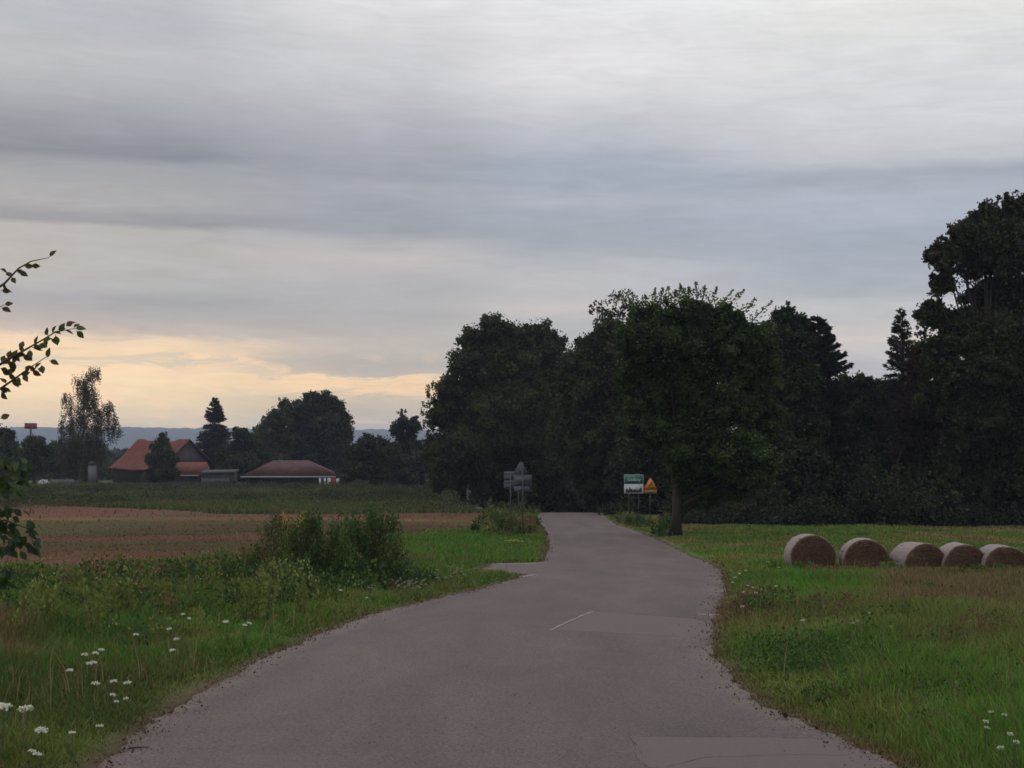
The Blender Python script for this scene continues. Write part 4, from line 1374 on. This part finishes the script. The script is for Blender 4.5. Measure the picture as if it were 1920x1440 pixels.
def height_zone(x, y):
    d = rdist(x, y)
    left = x < xl(y)
    h = np.where(left, .15 + .30 * sm(d, 1.2, 3.5), .20 + .20 * sm(d, .3, 2.0))
    h = h * (.5 + 1.0 * fbm(x * .7, y * .7, 3)) * (.35 + .65 * sm(d, 0, .6))
    px = 960 + F * x / np.maximum(y, 1)
    h = np.where((~left) & (y > 46), h * .5, h)
    h = np.where((~left) & (y > 33) & (y <= 41) & (px > 1430), .10 + h * .35, h)
    h = np.where(left & (y > 45) & (y < 110), .14 + h * .35, h)
    h = np.where(left & (y > 118), (1 - .7 * np.exp(-((px - 890) / 30) ** 2) * sm(y, 150, 140)) * .42 * (.2 + 1.6 * fbm(x * .12, y * .06, 3)) + .05, h)
    return h


x, y, r = scatter(960000, 6, 245)
d = rdist(x, y); fmk = field_mask(x, y)
ok = (d > -0.01) & ((fmk < .4) | (rng.random(len(x)) < .004)) & (rng.random(len(x)) < .45 + .55 * sm(d, 0.0, .3)) & ~((y > 95) & (x > 8))
x, y, r, fmk = x[ok], y[ok], r[ok], fmk[ok]
h = height_zone(x, y)
col = grass_tone(x, y)
pick = rng.random(len(x))
col = np.where((pick < .14)[:, None], col * .3 + c_(.16, .125, .065) * .7, col)
col = np.where((pick > .93)[:, None], c_(.10, .06, .038), col) * rng.uniform(.6, 1.4, (len(x), 1))
wd = np.clip(.0012 * r, .006, .16) * rng.uniform(.6, 1.4, len(x))
h = np.maximum(h, r * .0007)
blades(x, y, h, wd, col, name='grass', label='rough green and brown grass covering both verges and the meadow')

# stubble on the field
x, y, r = scatter(200000, 26, 150, -32, 2)
ok = field_mask(x, y) > .4
x, y, r = x[ok], y[ok], r[ok]
col = field_col(x, y) * rng.uniform(.85, 1.2, (len(x), 1)) * 1.1
blades(x, y, np.maximum(rng.uniform(.03, .10, len(x)), r * .0004), np.clip(.0009 * r, .008, .2), col, .6, name='stubble', mat=M_STRAW, label='short dry stubble and weeds on the brown field')

# seed-headed grass of the right meadow, its brown partly a painted-in glass reflection
x, y, r = scatter(80000, 15, 42, 9, 32)
ok = (rdist(x, y) > 2.0) & (rng.random(len(x)) < sm(fbm(x * .25, y * .2, 3), .38, .62)) & (y < 39)
x, y, r = x[ok], y[ok], r[ok]
col = c_(.115, .072, .045) * rng.uniform(.5, 1.5, (len(x), 1)) + c_(0, .03, 0) * rng.random((len(x), 1))
blades(x, y, rng.uniform(.18, .42, len(x)) * (1 - .4 * sm(y, 34, 38)), .0012 * r, col, .3, name='seed_grass', label='brown seed headed grass of the right meadow')

# dead stalks and seed stems standing over the grass
x, y, r = scatter(5200, 9, 70)
ok = (rdist(x, y) > .35) & (field_mask(x, y) < .4)
x, y, r = x[ok], y[ok], r[ok]
blades(x, y, rng.uniform(.22, .55, len(x)), .0007 * r, np.where((rng.random(len(x)) < .5)[:, None], c_(.20, .145, .085), c_(.10, .12, .045)) * rng.uniform(.6, 1.2, (len(x), 1)), .25, name='seed_stems', label='thin dry stalks and seed stems standing over the verge grass')

# leafy weeds of the left verge and clumps elsewhere
L = Leaves()
def weed_clump(L, x, y, rad, h, col, n=160, leaf=.05, spiky=True):
    z = float(hz(x, y))
    ns = max(4, int(n / 22))
    for i in range(ns):
        a = rng.uniform(0, 6.28); q = rad * math.sqrt(rng.random())
        bx, by = x + q * math.cos(a), y + q * math.sin(a)
        hh = h * rng.uniform(.55, 1.1) * (1 - .3 * q / rad)
        m_ = 22
        t_ = rng.random(m_) ** .8
        ln = np.array([rng.normal() * .15, rng.normal() * .15, 1])
        if rdist(bx, by) < .16: continue
        p = np.array([bx, by, z]) + ln * (t_ * hh)[:, None] + rng.normal(size=(m_, 3)) * (.05 + .07 * (1 - t_))[:, None] * np.array([1, 1, .4]) * (1 if spiky else 1.8)
        p = p[rdist(p[:, 0], p[:, 1]) > .02]
        if len(p): L.add(p, leaf * rng.uniform(.7, 1.3, len(p)), col * rng.uniform(.65, 1.35), np.array([0, 0, .6]))


WG = [c_(.042, .085, .028), c_(.080, .120, .036), c_(.034, .062, .022), c_(.130, .145, .048), c_(.14, .090, .055)]
for i in range(700):
    px = rng.uniform(-120, 800)
    yfar = float(np.interp(px, [-120, 0, 250, 450, 600, 800], [31, 30.5, 33, 36, 35, 34]))
    Yd = yfar - abs(rng.normal()) * 6.5
    if Yd < 17: continue
    x = (px - 960) / F * Yd
    if rdist(x, Yd) < 1.7: continue
    weed_clump(L, x, Yd, rng.uniform(.3, .8), rng.choice([.35, .5, .7, .9]) * rng.uniform(.8, 1.1) * (1 - .35 * sm(px, 500, 800)) * (1 - .5 * sm(Yd, yfar - 5, yfar)), WG[rng.choice(5, p=[.27, .2, .3, .14, .09])], 260, .0027 * Yd)
for (bx, by) in [(1410, 1160), (1440, 1170), (1470, 1150), (1500, 1180), (1560, 1195), (1590, 1200), (1540, 1175), (1660, 1165), (1700, 1175), (1750, 1190), (1800, 1185), (1850, 1215), (1890, 1230), (1880, 1200), (1650, 1150), (1760, 1150),
                 (1600, 1245), (1570, 1235), (1690, 1240), (1430, 1255), (1400, 1265), (1530, 1280), (1640, 1270), (1750, 1300), (1780, 1310), (1560, 1330), (1700, 1370)]:
    g = onground(bx, by)
    for k2 in range(3):
        weed_clump(L, g[0] + rng.normal() * .35, g[1] + rng.normal() * .6, rng.uniform(.25, .5), rng.uniform(.28, .55), (c_(.105, .062, .046) if by < 1235 and rng.random() < .7 else c_(.045, .085, .026)) * rng.uniform(.8, 1.2), 190, .0026 * g[1])
for i in range(260):       # right verge clumps, low and dark
    px = rng.uniform(1380, 2000); Yd = rng.uniform(12, 40)
    x = (px - 960) / F * Yd
    if rdist(x, Yd) < .8: continue
    if fbm(np.array(x * .5), np.array(Yd * .3), 2) < .5: continue
    weed_clump(L, x, Yd, rng.uniform(.2, .55), rng.uniform(.14, .42), [c_(.050, .088, .026), c_(.10, .060, .042), c_(.07, .12, .030)][i % 3], 150, .0025 * Yd)
for i in range(700):       # rough band before the farm
    px = rng.uniform(-120, 990); Yd = rng.uniform(120, 225)
    x = (px - 960) / F * Yd
    if fbm(np.array(x * .06), np.array(Yd * .05), 2) < .42 or (865 < px < 915 and Yd < 150): continue
    z = float(hz(x, Yd))
    L.add(ball(110) * np.array([2.2, 1.6, .55]) + [x, Yd, z + .45], .22, [c_(.030, .036, .022), c_(.050, .052, .030), c_(.075, .085, .030)][int(rng.choice(3, p=[.5, .3, .2]))] * rng.uniform(.7, 1.1))
for i in range(60):        # weeds under the signs and at the trunk
    px = rng.choice([930, 960, 985, 1160, 1190, 1220, 1250]) + rng.normal() * 14; Yd = rng.uniform(70, 100)
    x = (px - 960) / F * Yd
    if rdist(x, Yd) < .4: continue
    weed_clump(L, x, Yd, .6, rng.uniform(.4, 1.0), WG[int(rng.choice(5))], 200, .14)
wd_ = L.build('weeds', M_GRASS, None, c_(-8, 25, -1), .30, .2)
tag(wd_, 'leafy weeds crowding the verges', 'weeds', kind='stuff')

# pale leafy spikes standing in the left verge
def spike_proto():
    e = empty('leafy_weed', (0, 0, 0), 'pale green leafy spike standing in the left verge', 'weed', 'pale leafy spikes in the left verge')
    MB().tube([(0, 0, 0), (.01, 0, .35), (.02, .01, .7)], [.008, .006, .003], 5).build('stem', M_STEM, e)
    L = Leaves()
    for i in range(5):
        ox = rng.normal(size=2) * .07
        t_ = rng.random(70)
        p = np.stack([ox[0] * (1 - .2 * t_), ox[1] * (1 - .2 * t_), t_ * .68 * (1 - .12 * i / 5)], -1) + rng.normal(size=(70, 3)) * np.array([.025, .025, .01])
        L.add(p, .06, c_(.15, .175, .055) * rng.uniform(.8, 1.2), np.array([0, 0, .8]))
    L.build('leaves', M_GRASS, e, (0, 0, 0), .22, .1)
    return e


pr = spike_proto(); sp_all = []
for i, (px, py) in enumerate([(62, 1185), (75, 1190), (60, 1205), (175, 1180), (190, 1175), (205, 1170), (215, 1165), (130, 1165), (460, 1160), (475, 1155), (490, 1155), (500, 1162), (250, 1165),
                              (300, 1150), (310, 1145), (110, 1200), (345, 1150), (28, 1215), (180, 1210), (560, 1150), (150, 1150), (395, 1150), (270, 1145)]):
    g = onground(px, py + 12)
    o = pr if i == 0 else copy_tree(pr)
    o.location = tuple(g - [0, 0, .02]); o.rotation_euler = (rng.normal() * .08, rng.normal() * .08, rng.uniform(0, 6)); k2 = rng.uniform(.7, 1.15); o.scale = (k2, k2, k2); sp_all.append(o)
sp_all.sort(key=lambda o: o.location.x / o.location.y)
for i, o in enumerate(sp_all):
    o['label'] = 'pale green leafy spike in the left verge, number %s from the left' % ['one', 'two', 'three', 'four', 'five', 'six', 'seven', 'eight', 'nine', 'ten', 'eleven', 'twelve', 'thirteen', 'fourteen', 'fifteen', 'sixteen', 'seventeen', 'eighteen', 'nineteen', 'twenty', 'twenty-one', 'twenty-two', 'twenty-three'][i]

# ------------------------------------------------------------------ shrubs by the field edge
def shrub(label, base_px, Yd, lumps, n, col, leaf=.055, name='shrub'):
    b = G(base_px, Yd)
    e = empty(name, b - [0, 0, .05], label, 'shrub', 'shrubs along the field edge')
    L = Leaves(); mb = MB(); s = Yd / F
    for (px, py, r_) in lumps:
        c = P(px, py, Yd + rng.uniform(-.3, .3))
        for i in range(int(n * .62 * r_ / 40)):
            q = c + ball(1, r_ * s * 1.18)[0] * np.array([1, 1.1, 1.05])
            root = b + np.array([(q - b)[0] * .45, (q - b)[1] * .4, 0])
            ax = unit((q - root)[None])[0]
            m_ = 24
            t_ = rng.random(m_)[:, None]
            L.add(q - ax * .12 + ax * t_ * .34 + rng.normal(size=(m_, 3)) * .035, leaf * rng.uniform(.7, 1.2, m_), col[int(rng.random() < .45)] * rng.uniform(.6, 1.35), ax)
            if i % 3 == 0: mb.tube([root, (root + q) / 2 + rng.normal(size=3) * .03, q + ax * .2], [.009, .006, .002], 4, False)
    mb.build('stems', M_TWIG, e, True, b - [0, 0, .05])
    L.build('foliage', M_GRASS, e, b - [0, 0, .05], .32, .2)
    return e


SH = (c_(.042, .076, .030), c_(.078, .118, .042)); SH2 = (c_(.056, .070, .032), c_(.095, .108, .044))
shrub('small brownish shrub at the left end of the row before the brown field', 515, 30, [(520, 998, 20), (508, 1018, 24), (520, 1045, 28), (500, 1070, 28), (530, 1080, 30), (545, 1060, 26), (478, 1050, 16)], 56, SH2)
shrub('tall dark green shrub in the middle of the row before the brown field', 595, 29, [(575, 1000, 22), (600, 1015, 26), (572, 1035, 30), (600, 1050, 34), (630, 1040, 26), (575, 1075, 34), (615, 1085, 34), (640, 1000, 18), (590, 985, 14), (645, 1075, 34), (548, 1040, 24)], 66, SH)
shrub('wide dark shrub at the right end of the row before the brown field', 690, 30, [(665, 985, 16), (690, 992, 18), (712, 985, 12), (660, 1010, 26), (690, 1020, 30), (715, 1035, 28), (670, 1050, 36), (705, 1065, 36), (740, 1080, 24), (660, 1085, 32), (725, 1000, 20), (700, 978, 10), (735, 985, 8), (735, 1050, 24), (645, 1040, 20)], 66, SH)
shrub('low leafy shrub spreading in front of the dark row', 430, 27, [(440, 1075, 22), (410, 1090, 26), (460, 1100, 30), (380, 1105, 24), (520, 1110, 26)], 40, (c_(.036, .066, .022), c_(.060, .09, .03)))
shrub('low dark shrub among the weeds left of the spreading one', 240, 28, [(230, 1095, 24), (260, 1110, 30), (215, 1120, 26), (290, 1105, 24)], 40, SH)
shrub('low shrub in the weeds at the left of the verge', 130, 25, [(125, 1125, 22), (150, 1140, 26), (100, 1140, 24)], 34, SH2)
shrub('small grey green bush beside the sign poles left of the lane', 945, 68, [(945, 975, 12), (955, 985, 12), (935, 990, 12)], 60, SH2, .09)
# yellow flowering tips
L = Leaves()
b = G(552, 30)
e = empty('yellow_weed', b, 'tall weed with yellow flower plumes behind the shrub row', 'flowering weed')
mb = MB()
for (px, py, ln) in [(532, 972, 12), (545, 985, 22), (552, 995, 18), (560, 978, 20), (566, 970, 16), (570, 968, 12), (540, 1000, 16), (556, 1000, 14)]:
    q = P(px, py, 30)
    mb.tube([b + [(q - b)[0] * .5, 0, 0], (b + q) / 2, q], [.008, .006, .003], 4, False)
    m_ = 60; L = Leaves()
    L.add(q + rng.normal(size=(m_, 3)) * np.array([.035, .035, .07]) , .03, c_(.34, .22, .03) * rng.uniform(.7, 1.1), np.array([.5, 0, .5]))
    L.build('blossom', M_GRASS, e, b, .4)
mb.build('stem', M_STEM, e, True, b)

# ------------------------------------------------------------------ white umbel flowers
M_PETAL = foliage_mat('petals', .25)


def umbel_proto(nh, label, group, h=.5, hr=.04, colr=(.62, .62, .58)):
    e = empty('wild_carrot', (0, 0, 0), label, 'wild flower', group)
    mb = MB(); heads = []
    for i in range(nh):
        a = rng.uniform(0, 6.28); q = .0 if nh == 1 else rng.uniform(.05, .16)
        p = np.array([q * math.cos(a), q * math.sin(a), h * rng.uniform(.78, 1.0)])
        mb.tube([(0, 0, 0), (p[0] * .3, p[1] * .3, h * .5), p], [.005, .004, .0025], 4, False)
        heads.append(p)
    mb.build('stem', M_STEM, e)
    for p in heads:
        n = 90
        a = rng.uniform(0, 6.28, n); q = np.sqrt(rng.random(n)) * hr * rng.uniform(.8, 1.2)
        pts = p + np.stack([q * np.cos(a), q * np.sin(a), -(q ** 2) * 4 + rng.normal(size=n) * .003], -1)
        V, Q = leaf_geo(pts, np.full(n, hr * .42), .5, 2.0)
        cc = np.repeat(np.array(colr) * rng.uniform(.8, 1.05, (n, 1)), 4, 0)
        mesh_obj('flower_head', V, [Q], M_PETAL, e, cc)
    L = Leaves(); L.add(np.array([0, 0, h * .15]) + rng.normal(size=(20, 3)) * np.array([.05, .05, .05]), .05, c_(.05, .08, .025), np.array([0, 0, 1.]))
    L.build('leaves', M_GRASS, e, (0, 0, 0), .2)
    return e


ORD = ['first', 'second', 'third', 'fourth', 'fifth', 'sixth', 'seventh', 'eighth', 'ninth', 'tenth', 'eleventh', 'twelfth', 'thirteenth', 'fourteenth', 'fifteenth', 'sixteenth',
       'seventeenth', 'eighteenth', 'nineteenth', 'twentieth', 'twenty-first', 'twenty-second', 'twenty-third', 'twenty-fourth', 'twenty-fifth', 'twenty-sixth', 'twenty-seventh', 'twenty-eighth']


def label_row(objs, where):
    """each plant named by its place in its own group, counted from the left"""
    objs = sorted(objs, key=lambda o: o.location.x / o.location.y)
    for i, o in enumerate(objs):
        o['label'] = f"{o['label']}, {ORD[i]} from the left {where}"


def put_flowers(protos, spots, h0, where, jit=.1):
    out = []
    for i, (px, py) in enumerate(spots):
        p = protos[i % len(protos)]
        first = not any(q is p for q in out)
        o = p if first else copy_tree(p)
        k2 = rng.uniform(1 - jit, 1 + jit)
        g = None
        for kk in (1, .7, .45, .25):
            q = onground(px, py, h0 * k2 * kk * .93)
            if rdist(q[0], q[1]) > .12:
                g = q; k2 *= kk; break
        if g is None:
            x_ = float(xl(q[1]) - .2 if q[0] < 1 else xr(q[1]) + .2); g = np.array([x_, q[1], float(hz(x_, q[1]))]); k2 *= .3
        g[2] = float(hz(g[0], g[1])) - .01
        o.location = tuple(g); o.rotation_euler = (rng.normal() * .1, rng.normal() * .1, rng.uniform(0, 6)); o.scale = (k2, k2, k2)
        out.append(o)
    base = [(o, o['label']) for o in out]
    label_row(out, where)


G1 = 'white umbel flowers in the near left verge'
pa = [umbel_proto(1, 'large white umbel flower', G1, .42, .046)]
put_flowers(pa, [(53, 1322), (78, 1360), (52, 1404), (8, 1318), (190, 1358), (66, 1408)], .42, 'in the near corner of the left verge')
G2 = 'white umbel flowers in the middle of the left verge'
pb = [umbel_proto(1, 'small white umbel flower', G2, .40, .026)]
put_flowers(pb, [(155, 1215), (170, 1212), (183, 1207), (162, 1232), (180, 1228), (135, 1243), (168, 1266), (222, 1264), (245, 1266), (203, 1290), (243, 1298), (250, 1179), (325, 1168), (345, 1143), (354, 1150),
                 (332, 1186), (330, 1207), (428, 1154), (452, 1157), (455, 1163), (140, 1360), (215, 1305), (640, 1100), (690, 1115)], .40, 'in the middle of the left verge')
G3 = 'patch of small white flowers by the left bend'
pc = [umbel_proto(5, 'five-headed white plant', G3, .28, .022, (.36, .33, .29))]
sp3 = [(735 + 95 * rng.random(), 1066 + 32 * rng.random()) for i in range(19)] + [(842, 1060), (852, 1070), (862, 1063), (872, 1074), (848, 1078), (770, 1060), (810, 1104), (694, 1098)]
put_flowers(pc, sp3, .28, 'in the patch by the left bend')
G4 = 'white flowers in the right verge where the lane bends'
pd = [umbel_proto(1, 'small white flower', G4, .33, .032, (.5, .52, .48))]
put_flowers(pd, [(1368, 1066), (1385, 1070), (1378, 1078), (1400, 1065), (1375, 1087), (1392, 1096), (1402, 1093), (1410, 1097), (1398, 1104), (1420, 1105), (1430, 1100), (1455, 1093), (1450, 1108), (1420, 1122), (1430, 1120), (1408, 1126), (1390, 1130), (1440, 1050), (1460, 1060)], .33, 'in the right verge where the lane bends')
G5 = 'white flowers scattered before the hay bales'
pe = [umbel_proto(1, 'lone white flower', G5, .35, .026, (.5, .5, .45))]
put_flowers(pe, [(1607, 1160), (1602, 1166), (1640, 1170), (1669, 1172), (1630, 1147), (1510, 1160), (1702, 1148)], .35, 'in the brown grass before the bales')
G6 = 'white flowers in the near right verge'
pf = [umbel_proto(1, 'small white flower', G6, .33, .020, (.5, .5, .42))]
put_flowers(pf, [(1872, 1334), (1882, 1339), (1845, 1349), (1850, 1365), (1873, 1374), (1893, 1386), (1887, 1401)], .33, 'in the near corner of the right verge')
G7 = 'small yellow flowers below the sign poles'
pg = [umbel_proto(3, 'small yellow flower', G7, .4, .05, (.40, .36, .05))]
put_flowers(pg, [(954, 1012), (961, 1010), (968, 1012)], .4, 'below the sign poles left of the lane')

# arching stem with white blossoms, right verge
b = onground(1437, 1222)
e = empty('blossom_stem', b, 'arching stem lined with white blossoms in the right verge', 'wild flower')
pts = [b] + [P(px, py, b[1]) for px, py in [(1434, 1205), (1440, 1199), (1455, 1199), (1466, 1202), (1476, 1207)]]
MB().tube(pts, [.005, .005, .004, .004, .003, .002], 4).build('stem', M_STEM, e, True, b)
L = Leaves()
for i in range(70):
    f = rng.uniform(2, 4.99); j = int(f); q = pts[j] * (1 - f + j) + pts[j + 1 if j + 1 < len(pts) else j] * (f - j)
    L.add(q[None] + rng.normal(size=(1, 3)) * .008, .018, c_(.62, .6, .52))
L.build('blossom', M_PETAL, e, b, .5)

# ------------------------------------------------------------------ young tree at the left edge
Yt = 8.2
b = np.array([-3.75, Yt, float(hz(-3.75, Yt))])
e = empty('young_tree', b, 'young tree at the left edge reaching into view with leafy twigs', 'tree')
mb = MB(); L = Leaves()
trunk_pts = [b - [0, 0, .1], b + [.03, .02, 1.0], b + [-.02, 0, 1.9], b + [.04, 0, 2.8], b + [0, 0, 3.4]]
mb.tube(trunk_pts, [.05, .04, .032, .022, .01], 9)
s = Yt / F
LC = [c_(.050, .045, .022), c_(.080, .050, .028), c_(.060, .075, .026), c_(.030, .052, .028), c_(.055, .085, .028)]
leafP, leafA, leafS, leafC = [], [], [], []


def leaf_at(px, py, dx, dy, ln=.062, ci=None, Yd=Yt):
    """dx, dy direction in the picture plane (dy up)"""
    p = P(px, py, Yd)
    a = unit(np.array([[dx, rng.normal() * .35, dy]]))[0]
    leafP.append(p); leafA.append(a); leafS.append(ln * rng.uniform(.85, 1.15)); leafC.append(LC[rng.integers(3) if ci is None else ci] * rng.uniform(.75, 1.25))


br = {
    'a': [(-130, 640), (-50, 568), (8, 532), (35, 503), (58, 490), (92, 483)],
    'b': [(-140, 790), (-60, 722), (8, 678), (40, 660), (75, 640), (105, 622), (140, 616)],
    'c': [(-120, 800), (-30, 750), (25, 712), (55, 690), (95, 664)],
    'd': [(-140, 980), (-60, 930), (5, 905), (40, 900)],
    'e': [(-140, 1020), (-60, 985), (10, 975), (50, 990), (64, 1020)],
    'f': [(-100, 1130), (-40, 1090), (5, 1070), (14, 1062)],
    'g': [(-90, 620), (-40, 590), (8, 572)],
}
for k2, pl in br.items():
    pts = [P(px, py, Yt + .03 * math.sin(i * 2)) for i, (px, py) in enumerate(pl)]
    start = np.array([b[0], b[1], pts[0][2] - .15])
    allp = [start] + pts
    mb.tube(allp, list(np.linspace(.012, .0016, len(allp))), 6, False)
for q in [(58, 497, 1, -.15), (36, 510, 1, -.4), (92, 482, .6, .7), (14, 512, -.3, .4), (6, 530, .3, -.9), (10, 540, .5, -.6), (2, 545, 1, 0), (45, 499, 1, 0), (22, 520, .6, -.7),
          (8, 571, 1, .2), (2, 577, 1, -.3),
          (123, 612, .7, .6), (138, 615, .6, .8), (140, 616, 1, .1), (143, 620, .7, -.7), (122, 620, .9, -.2), (112, 622, .3, .8), (100, 622, .8, -.1), (104, 628, .1, -1), (95, 634, .7, -.5), (90, 630, -.3, .7),
          (72, 645, .9, -.3), (60, 652, .9, .1), (38, 655, .2, 1), (30, 665, .9, 0), (34, 662, .9, -.3), (14, 672, .3, .9), (50, 662, .8, -.8), (42, 665, .9, -.6), (2, 680, .3, .9), (18, 680, .5, -.9), (24, 678, .1, -1), (0, 690, .9, -.5),
          (4, 693, .8, -.6), (8, 700, .7, .2), (80, 640, .8, .3), (66, 648, .1, .9), (20, 668, .9, .5), (6, 684, .6, .7),
          (90, 672, 0, .9), (92, 676, 1, -.3), (65, 692, .5, .8), (60, 694, .7, -.5), (48, 697, .6, .7), (44, 702, .7, -.9), (20, 714, .9, -.3), (24, 712, .7, -.8), (78, 684, .3, -1), (55, 690, .9, -.2), (6, 724, .6, -.7), (0, 728, .9, -.6), (12, 720, -.5, .6),
          (0, 785, .8, .4), (2, 735, .6, -.7)]:
    leaf_at(*q, ln=.054)
for q in [(130, 610, .8, .5), (108, 618, .9, .1), (86, 636, .2, -1), (64, 650, .9, -.6), (30, 668, -.2, -1), (12, 680, .9, -.2), (20, 674, .1, 1), (56, 655, .1, -1), (98, 626, .4, .9), (6, 690, .2, -1), (16, 700, .8, -.8), (34, 706, .2, -1), (38, 703, .9, .2),
          (70, 690, .9, -.5), (26, 664, .7, -.9), (44, 660, -.4, .8), (30, 508, .9, -.1), (20, 520, -.5, .7)]:
    leaf_at(*q, ln=.05)
for i in range(210):       # darker hanging leaves lower down
    k2 = rng.random()
    if k2 < .35: px, py = rng.uniform(-60, 50), rng.uniform(850, 925)
    elif k2 < .85: px, py = rng.uniform(-60, 66), rng.uniform(945, 1035)
    else: px, py = rng.uniform(-60, 20), rng.uniform(1060, 1095)
    if k2 > .35 and px > 30 and py < 970: continue
    leaf_at(px, py, rng.normal() * .6 + .3, -.7 + rng.normal() * .4, .066, (4 if rng.random() < .4 else 3) if k2 < .35 else 3)
for i in range(160):      # rest of the crown, outside the picture
    px, py = rng.uniform(-420, -40), rng.uniform(380, 1150)
    leaf_at(px, py, rng.normal(), rng.normal(), .06, Yd=Yt + rng.normal() * .25)
mb.build('trunk', M_TWIG, e, True, b)
# curved leaf blades
Pp, A, S_, Cc = map(np.array, (leafP, leafA, leafS, leafC))
n = len(Pp)
nn = rng.normal(size=(n, 3)) * .5 + np.array([0, -1.0, .35]); B = unit(np.cross(nn, A)); N = unit(np.cross(A, B))
V, Fq = [], []
prof = [(0, .03), (.12, .04), (.24, .20), (.42, .29), (.62, .27), (.82, .14), (1.0, .0)]
for (f, wv) in prof:
    ctr = Pp + A * (S_ * f)[:, None] - N * (S_ * .22 * f * f)[:, None]
    V.append(ctr + B * (S_ * wv)[:, None] + N * (S_ * wv * .25)[:, None]); V.append(ctr); V.append(ctr - B * (S_ * wv)[:, None] + N * (S_ * wv * .25)[:, None])
V = np.stack(V, 1)            # n, 21, 3
idx = np.arange(n)[:, None] * 21
for i in range(6):
    for j in (0, 1):
        Fq.append(idx + np.array([[i * 3 + j, i * 3 + j + 1, i * 3 + j + 4, i * 3 + j + 3]]))
mesh_obj('leaves', V.reshape(-1, 3), [np.concatenate(Fq)], M_NEAR, e, np.repeat(Cc, 21, 0), True, b)

# ------------------------------------------------------------------ twig and scraps on the lane
g = onground(252, 1407)
p = [(x_, y_) for x_, y_ in [(-.07, -.02), (-.02, .0), (.05, .02), (.1, .015)]]
o = MB().tube([(g[0] + a, g[1] + b2, float(road_z(g[0] + a, g[1] + b2)) + .008) for a, b2 in p], [.008, .007, .005, .003], 6).build('twig', M_TWIG, None, False, (g[0], g[1], g[2]))
tag(o, 'short dark twig lying on the asphalt near the left edge', 'twig')
g = onground(1468, 1351)
V, Q = leaf_geo(np.array([[g[0], g[1], float(road_z(g[0], g[1])) + .01]]) + rng.normal(size=(5, 3)) * [.02, .015, .003], .05, .4, 3)
o = mesh_obj('dead_leaf', V, [Q], M_TWIG); tag(o, 'dark dead leaf lying on the asphalt near the right verge', 'leaf')

# fallen bits and grit along the broken edges of the asphalt
n = 8000
yy_ = np.exp(rng.uniform(math.log(8.5), math.log(75), n)); side = rng.random(n) < .5
dd = -np.abs(rng.normal(size=n)) * .13 + .05
xx_ = np.where(side, xl(yy_) - dd, xr(yy_) + dd)
P0 = np.stack([xx_, yy_, road_z(xx_, yy_) + .006], -1)
V, Q = leaf_geo(P0, rng.uniform(.006, .020, n) * (1 + yy_ / 35), .45, 3.0)
cc = np.where((rng.random(n) < .6)[:, None], c_(.085, .046, .030), c_(.15, .12, .09)) * rng.uniform(.5, 1.4, (n, 1))
o = mesh_obj('leaf_litter', V, [Q], M_STRAW, None, np.repeat(cc, 4, 0)); tag(o, 'reddish brown leaf litter and crumbs along both road edges', 'litter', kind='stuff')
n = 1300
yy_ = np.exp(rng.uniform(math.log(8.5), math.log(45), n)); ff = rng.random(n)
xx_ = xl(yy_) + .1 + (xr(yy_) - xl(yy_) - .2) * ff
P0 = np.stack([xx_, yy_, road_z(xx_, yy_) + .004], -1)
V, Q = leaf_geo(P0, rng.uniform(.004, .011, n) * (1 + yy_ / 60), .5, 6.0)
cc = np.where((rng.random(n) < .6)[:, None], c_(.030, .024, .022), c_(.14, .12, .10)) * rng.uniform(.6, 1.3, (n, 1))
o = mesh_obj('grit', V, [Q], M_STRAW, None, np.repeat(cc, 4, 0)); tag(o, 'loose grit scattered thinly over the asphalt', 'grit', kind='stuff')

# ------------------------------------------------------------------ haze
mh = bpy.data.materials.new('haze'); mh.use_nodes = True
th = NT(mh.node_tree)
oh = th.n('ShaderNodeOutputMaterial'); pv = th.n('ShaderNodeVolumePrincipled')
pv.inputs['Color'].default_value = (.62, .74, 1.0, 1)
pv.inputs['Density'].default_value = 0.00016
pv.inputs['Anisotropy'].default_value = 0.2
th.l(pv.outputs[0], oh.inputs['Volume'])
o = MB().box(-9100, 9100, -9100, 9100, -75, 95).build('haze', mh)
tag(o, 'thin bluish evening air over the whole view', 'haze', kind='stuff')
